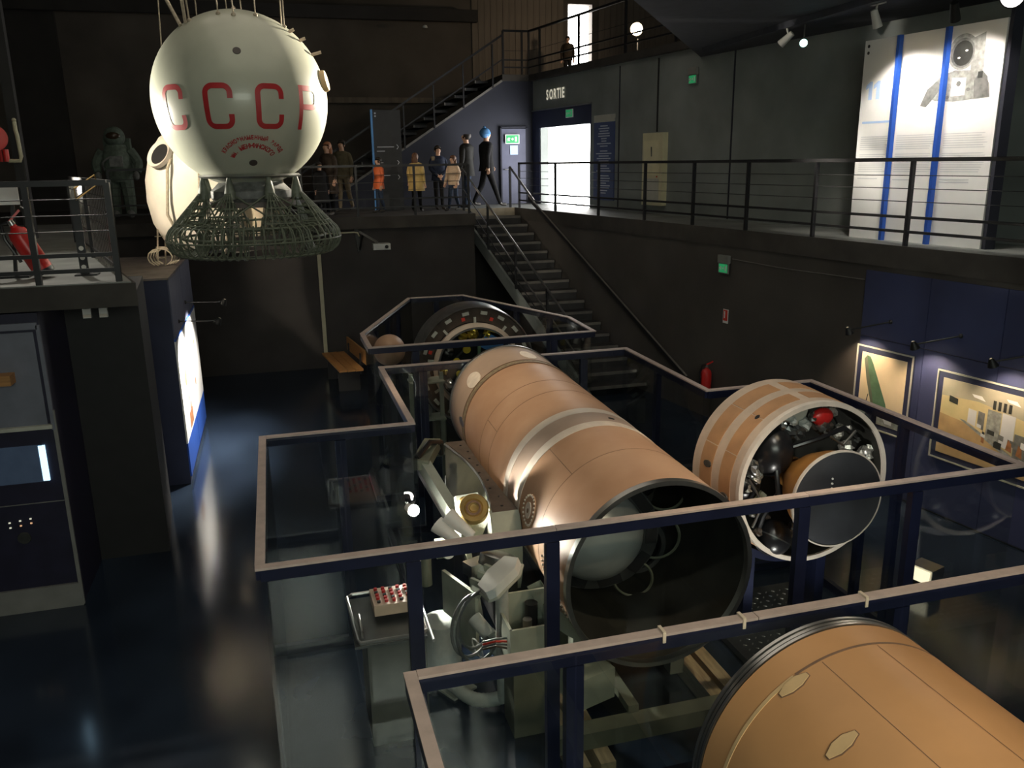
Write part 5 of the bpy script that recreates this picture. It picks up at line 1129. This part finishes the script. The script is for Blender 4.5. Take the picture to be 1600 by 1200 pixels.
part('arm', MB().bar((1.66, 17.3, 2.82), (1.98, 17.05, 2.62), .03, .04), 'nosing', t, smooth=False); part('bracket', MB().bar((1.62, 17.5, 2.86), (1.66, 17.5, 2.4), .08, .05), 'lamp_black', t, smooth=False)
part('strut', MB().bar((1.66, 17.5, 2.42), (1.72, 17.25, 2.80), .03, .03), 'lamp_black', t, smooth=False)
solo('conduit', MB().tube([(.9, 17.48, 2.79), (1.56, 17.48, 2.80), (1.64, 17.46, 2.79), (1.66, 17.42, 2.72)], .015), 'pipe_beige', 'beige conduit under the gallery edge leading to the projector', 'conduit')
solo('conduit', MB().box((.84, 17.56, 1.48), (.075, .06, 2.3)), 'pipe_beige', 'cream vertical conduit on the black wall above the bench', 'conduit', smooth=False)
t = thing('bench', 'wooden bench with a low back on dark legs by the black wall', 'bench', (1.0, 16.3, 0))
for k in range(3): part('seat_plank', MB().bar((.80 + .15 * k, 16.95 , .45), (1.02 + .15 * k, 15.3, .45), .14, .04), 'wood', t, smooth=False)
part('backrest', MB().bar((1.24, 16.85, .66), (1.46, 15.3, .66), .03, .26), 'wood', t, smooth=False)
for y in (16.6, 15.6): part('leg', MB().box((1.06 + (16.2 - y) * .13, y, .21), (.40, .06, .42)), 'black_matte', t, smooth=False)
for y in (16.6, 15.6): part('back_support', MB().box((1.29 + (16.2 - y) * .13, y, .5), (.03, .05, .4)), 'black_matte', t, smooth=False)
for k, (x, z) in enumerate(((3.9, 8.55),)): solo('ceiling_lamp', MB().lathe([(0, .08), (.05, .06), (.07, 0), (0, -.01)], (x + .35, 23.3, 7.55), UZ, 16), 'white_paint', 'tiny pale lamp on the dark roof beam', 'lamp')

# ---------------------------------------------------------------- people
def limb(h, p): return [tuple(c * h for c in q) for q in p]
def person(label, loc, h, yaw, C, arms=None, legs=None, hair='short', coat=None, skirt=None, hat=None, lean=0.0, group='visitors on the gallery', extra=None):
    """C: dict of material names for skin, top, legs, shoe, hair. Local frame: faces -Y."""
    top, trou = C['top'], C['legs']
    V0 = []; E0 = []; Rr = []; reg = []
    def v(p, r, g): V0.append(Vector(p)); Rr.append(r); reg.append(g); return len(V0) - 1
    def e(a, b): E0.append((a, b))
    pel = v((0, 0, .53), (.080, .055), 1); wa = v((0, lean * .4, .63), (.075, .052), 0); ch = v((0, lean * .8, .74), (.088, .060), 0); nk0 = v((0, lean, .825), (.040, .036), 0)
    nk = v((0, lean, .86), (.030, .030), 2); h1 = v((0, lean - .008, .905), (.050, .058), 2); h2 = v((0, lean - .004, .955), (.046, .054), 2); nose = v((0, lean - .062, .915), (.008, .008), 2)
    e(pel, wa); e(wa, ch); e(ch, nk0); e(nk0, nk); e(nk, h1); e(h1, h2); e(h1, nose)
    legs = legs or {}; arms = arms or {}
    for s, nm in ((-1, 'l'), (1, 'r')):
        sw, bend = legs.get(nm, (0.0, 0.0))   # swing forward of the foot, knee bend
        hp = v((s * .050, 0, .49), (.056, .056), 1); kn = v((s * .050, -sw * .5 - bend * .08, .275), (.040, .042), 1); an = v((s * .050, -sw + bend * .10, .055 + bend * .05), (.026, .028), 1)
        he = v((s * .050, -sw + bend * .10 - .012, .025 + bend * .05), (.024, .022), 3); to = v((s * .056, -sw + bend * .1 - .105, .018 + bend * .04), (.022, .016), 3)
        e(pel, hp); e(hp, kn); e(kn, an); e(an, he); e(he, to)
        el_, wr_ = arms.get(nm, ((s * .135, .01, .645), (s * .14, -.03, .50)))
        sh = v((s * .112, lean * .9, .798), (.044, .046), 0); el = v(el_, (.037, .037), 0); wr = v(wr_, (.027, .025), 0)
        e(ch, sh); e(sh, el); e(el, wr)
        d = (Vector(wr_) - Vector(el_)).normalized(); sd = d.orthogonal().normalized(); ot = d.cross(sd)
        pa = v(Vector(wr_) + d * .035, (.021, .012), 2); e(wr, pa)
        for k, (o, l) in enumerate(((-.016, .040), (-.005, .046), (.006, .043), (.016, .034))):
            b0_ = v(Vector(wr_) + d * .058 + sd * o, (.0062, .0062), 2); b1 = v(Vector(wr_) + d * (.058 + l * .55) + sd * o * 1.1 + ot * .004, (.0058, .0058), 2); b2 = v(Vector(wr_) + d * (.058 + l) + sd * o * 1.1 + ot * .016, (.005, .005), 2)
            e(pa, b0_); e(b0_, b1); e(b1, b2)
        th = v(Vector(wr_) + d * .030 + sd * -.026, (.0075, .0075), 2); th2 = v(Vector(wr_) + d * .056 + sd * -.036 + ot * .008, (.006, .006), 2); e(pa, th); e(th, th2)
    me = bpy.data.meshes.new('body'); me.from_pydata([tuple(p * h) for p in V0], E0, [])
    o = bpy.data.objects.new('body', me); COL.objects.link(o)
    md = o.modifiers.new('skin', 'SKIN'); md.use_smooth_shade = True
    for i, sv in enumerate(me.skin_vertices[0].data): sv.radius = (Rr[i][0] * h, Rr[i][1] * h); sv.use_root = (i == 0)
    sb = o.modifiers.new('sub', 'SUBSURF'); sb.levels = 1
    dg = bpy.context.evaluated_depsgraph_get(); dg.update()
    m2 = bpy.data.meshes.new_from_object(o.evaluated_get(dg)); bpy.data.objects.remove(o); bpy.data.meshes.remove(me)
    m2.materials.clear()
    for m_ in (top, trou, C.get('skin', 'skin'), C.get('shoe', 'shoe')): m2.materials.append(M[m_])
    segs = [(V0[a] * h, V0[b] * h, reg[a] if reg[a] == reg[b] else None, reg[a], reg[b]) for a, b in E0]
    for p in m2.polygons:
        best = (1e9, 0)
        for A_, B_, r, ra, rb in segs:
            ab = B_ - A_; t_ = max(0, min(1, (p.center - A_).dot(ab) / max(ab.length_squared, 1e-9))); d_ = (p.center - (A_ + ab * t_)).length
            if d_ < best[0]: best = (d_, r if r is not None else (ra if t_ < .5 else rb))
        p.material_index = best[1]; p.use_smooth = True
    root = thing('person', label, 'person', loc, group); root.rotation_euler = (0, 0, yaw)
    ob = bpy.data.objects.new('body', m2); COL.objects.link(ob); ob.parent = root
    save = ROOT[root]; ROOT[root] = Vector((0, 0, 0))
    hc = Vector((0, lean, .93)) * h; hm = C.get('hair', 'hair_dark')
    if hair:
        b = MB().ball(hc + Vector((0, .010, .012)) * h, .060 * h, 18, 12, (.92, 1.06, 1.0))
        keep = [i for i, f_ in enumerate(b.f) if (sum((b.v[j].y for j in f_)) / len(f_) > (lean - .020) * h) or (sum((b.v[j].z for j in f_)) / len(f_) > .955 * h)]
        if hair == 'bald': keep = [i for i in keep if sum((b.v[j].z for j in b.f[i])) / len(b.f[i]) < .955 * h]
        b.f = [b.f[i] for i in keep]; b.m = [0] * len(b.f)
        if hair == 'long': b.lathe([(.055, 0), (.062, -.05), (.066, -.11), (.05, -.15)], hc + Vector((0, .012, .0)) * h, (0, .05, 1), 16, a0=R_(-60), a1=R_(240)) if False else b.ball(hc + Vector((0, .035, -.055)) * h, .06 * h, 14, 10, (1.0, .6, 1.35))
        part('hair', b, hm, root)
    for s in (-1, 1): part('ear', MB().ball(hc + Vector((s * .046, .004, -.018)) * h, .012 * h, 8, 6, (.5, .8, 1.2)), C.get('skin', 'skin'), root)
    b = MB()
    for s in (-1, 1): b.ball(hc + Vector((s * .018, -.050, -.004)) * h, .006 * h, 8, 6)
    part('eyes', b, 'hair_dark', root)
    part('mouth', MB().box(hc + Vector((0, -.050, -.036)) * h, (.022 * h, .006 * h, .004 * h)), 'red_label', root, smooth=False)
    if coat:
        z0, w0 = coat; ny = lambda t_, r, g_: r
        prof = [(.048, .842), (.085, .826), (.122, .795), (.124, .72), (.114, .64), (.112 + w0 * .4, .56), (.116 + w0, z0), (.105 + w0, z0)]
        b = MB().lathe([(r * h, z * h) for r, z in prof], (0, lean * .8 * h, 0), UZ, 32)
        for p in b.v: p.y = (p.y - lean * .8 * h) * .72 + lean * h * min(1, max(0, (p.z / h - .5) / .3))
        b.v = [p + Vector((0, 0, 0)) + (Vector((p.x, p.y, 0)).normalized() * .006 * h * math.sin(p.z / h * 95 + 3 * math.atan2(p.y, p.x))) for p in b.v]
        part('coat', b, C.get('coat', top), root)
    if skirt:
        b = MB().lathe([(r * h, z * h) for r, z in ((.085, .56), (.10, .5), (.13, skirt), (.125, skirt))], (0, 0, 0), UZ, 32, f=lambda t_, r, g_: r * (1 + .05 * math.sin(8 * t_)))
        for p in b.v: p.y *= .8
        part('skirt', b, C.get('skirt', top), root)
    if hat:
        b = MB().ball(hc + Vector((0, .014, .020)) * h, .068 * h, 18, 12, (1, 1.08, 1.0)).lathe([(.058 * h, -.01 * h), (.072 * h, 0), (.066 * h, .025 * h)], hc + Vector((0, .006, .008)) * h, UZ, 18).ball(hc + Vector((0, .02, .09)) * h, .018 * h, 10, 8); part('hood', b, hat, root)
    if extra: extra(root, h)
    ROOT[root] = save
    return root
K = dict
person('child in an orange padded jacket behind the gallery railing', (2.30, 18.9, 3.1), 1.18, R_(-70), K(top='orange_coat', legs='denim', hair='hair_dark'), coat=(.43, .012), legs={'l': (.03, 0), 'r': (-.04, .2)})
person('girl in a long yellow coat with brown hair walking behind the railing', (3.10, 18.8, 3.1), 1.26, R_(150), K(top='yellow_coat', legs='black_cloth', hair='hair_brown'), hair='long', coat=(.36, .035), legs={'l': (.05, 0), 'r': (-.05, .3)})
person('dark haired boy in a dark zip jacket with his hands joined', (3.70, 19.3, 3.1), 1.42, R_(10), K(top='navy_cloth', legs='black_cloth', hair='hair_dark'), coat=(.46, .0), arms={'l': ((-.14, -.01, .64), (-.06, -.10, .54)), 'r': ((.14, -.01, .64), (.02, -.11, .54))},
       extra=lambda r, h: part('shoulder_patch', MB().box((-.10 * h, -.03 * h, .80 * h), (.05 * h, .06 * h, .06 * h)), 'khaki_cloth', r, smooth=False))
person('girl in a beige sweater and jeans walking to the left', (3.92, 18.75, 3.1), 1.20, R_(-60), K(top='beige_knit', legs='denim', hair='hair_brown'), hair='long', coat=(.47, .006), legs={'l': (.08, 0), 'r': (-.06, .2)}, arms={'l': ((-.14, -.02, .66), (-.13, -.08, .52)), 'r': ((.14, .03, .66), (.13, -.02, .52))})
person('bald man in a bulky dark coat at the head of the stairs', (4.46, 19.75, 3.1), 1.74, R_(-130), K(top='dark_coat', legs='denim', hair='hair_dark'), hair='bald', coat=(.42, .02), legs={'l': (.05, 0), 'r': (-.05, .1)})
person('person in a blue knitted hat striding past the blue door', (5.05, 20.2, 3.1), 1.80, R_(100), K(top='black_cloth', legs='black_cloth', hair='hair_dark'), hat='blue_hat', coat=(.46, .02), legs={'l': (.16, 0), 'r': (-.15, .25)}, arms={'l': ((-.15, .05, .66), (-.14, .04, .52)), 'r': ((.15, -.04, .66), (.14, -.12, .55))})
person('woman with reddish brown hair in a dark coat near the gondola', (1.20, 18.4, 3.1), 1.50, R_(-50), K(top='brown_coat', legs='black_cloth', hair='hair_red'), hair='long', coat=(.30, .04))
person('person in an olive jacket and khaki trousers at the foot of the upper stairs', (1.62, 19.9, 3.1), 1.58, R_(-30), K(top='olive', legs='khaki_cloth', hair='hair_dark'), coat=(.47, .0), legs={'l': (.05, .0), 'r': (-.12, .3)},
       extra=lambda r, h: part('yellow_bag', MB().box((-.10 * h, -.09 * h, .62 * h), (.04 * h, .03 * h, .06 * h)), 'yellow', r, smooth=False))
person('small figure in black standing in the shadow nearest the gondola basket', (1.0, 18.1, 3.1), 1.10, R_(30), K(top='black_cloth', legs='black_cloth', hair='hair_dark'), coat=(.25, .05))
person('small dark clad visitor on the top landing beside the bright doorway', (7.95, 22.6, 6.2), 1.15, R_(-20), K(top='brown_coat', legs='black_cloth', hair='hair_dark'), coat=(.46, .0), group='visitors on the top landing')

# spacesuit figure by the back wall
t = thing('spacesuit', 'pale greenish spacesuit figure standing by the dark wall at the left', 'spacesuit', (-2.92, 19.0, 3.14))
x0, y0, z0 = -2.92, 19.0, 3.14
part('helmet', MB().ball((x0, y0, z0 + 1.60), .20, 24, 16, (1, 1, 1.0)), 'suit_white', t)
part('visor', MB().ball((x0, y0 - .05, z0 + 1.61), .165, 20, 14, (1, 1, .75)), 'visor', t)
part('helmet_rim', MB().lathe([(.16, 0), (.19, .02), (.20, -.02)], (x0, y0, z0 + 1.42), UZ, 28), 'suit_white', t)
part('torso', MB().lathe([(.20, .72), (.25, .85), (.27, 1.05), (.26, 1.25), (.20, 1.40), (.14, 1.44)], (x0, y0, z0), UZ, 28, f=lambda a, r, h_: r * (1 + .04 * math.sin(5 * a))), 'suit_white', t)
part('backpack', MB().box((x0, y0 + .26, z0 + 1.2), (.5, .22, .75)), 'suit_white', t, smooth=False)
part('chest_unit', MB().box((x0 + .02, y0 - .25, z0 + 1.12), (.24, .12, .2)), 'print_mid', t, smooth=False)
for s in (-1, 1):
    part('arm', MB().tube(smoothpts([(x0 + s * .24, y0, z0 + 1.32), (x0 + s * .38, y0 - .02, z0 + 1.10), (x0 + s * .36, y0 - .14, z0 + .90)], 5), [.115, .115, .11, .105, .10, .10, .095, .09, .085, .08, .075]), 'suit_white', t)
    part('glove', MB().ball((x0 + s * .35, y0 - .19, z0 + .84), .075, 12, 8, (.8, 1, 1.2)), 'print_mid', t)
    part('leg', MB().tube(smoothpts([(x0 + s * .11, y0, z0 + .80), (x0 + s * .14, y0 - .02, z0 + .45), (x0 + s * .14, y0, z0 + .08)], 5), [.15, .145, .14, .13, .125, .12, .12, .115, .11, .105, .10]), 'suit_white', t)
    part('boot', MB().ball((x0 + s * .14, y0 - .06, z0 + .085), .085, 14, 8, (.95, 1.8, 1)), 'print_mid', t)
part('chest_hose', MB().tube(smoothpts([(x0 - .1, y0 - .26, z0 + 1.2), (x0 - .22, y0 - .30, z0 + 1.1), (x0 - .24, y0 - .1, z0 + .95)], 5), .02), 'print_mid', t)

# exhibition spotlights under the roof aimed at the gondola, the capsule and the stages
light('capsule_lamp', 'SPOT', (-3.7, 9.3, 5.7), (-.9, 13.0, 3.9), 1100, (1, .86, .66), .1, 34, .5)
light('gondola_lamp_right', 'SPOT', (5.0, 13.6, 5.6), (-.2, 10.7, 4.9), 6500, (1, .88, .70), .1, 24, .5)
light('gondola_lamp_left', 'SPOT', (-5.4, 12.6, 4.2), (-.25, 10.7, 4.7), 4200, (1, .92, .78), .1, 24, .5)
light('stage_lamp', 'SPOT', (-1.6, 9.5, 7.6), (2.25, 7.7, 1.7), 800, WARM, .08, 20, .5)
light('stage_lamp_front', 'SPOT', (5.0, 2.0, 8.6), (2.75, 5.25, 1.7), 700, WARM, .08, 19, .6)
light('second_stage_lamp', 'SPOT', (2.0, .5, 8.8), (4.1, 5.8, 1.6), 700, NEUT, .12, 22, .6)
light('bay_lamp', 'SPOT', (3.0, 9.3, 8.8), (2.75, 11.8, 1.2), 260, NEUT, .1, 24, .6)
light('gallery_lamp', 'SPOT', (1.2, 15.2, 8.6), (3.2, 18.9, 3.6), 120, WARM, .1, 44, .7)
light('platform_lamp', 'SPOT', (-3.0, 12.5, 8.8), (-2.3, 9.6, 3.1), 650, NEUT, .1, 40, .7)
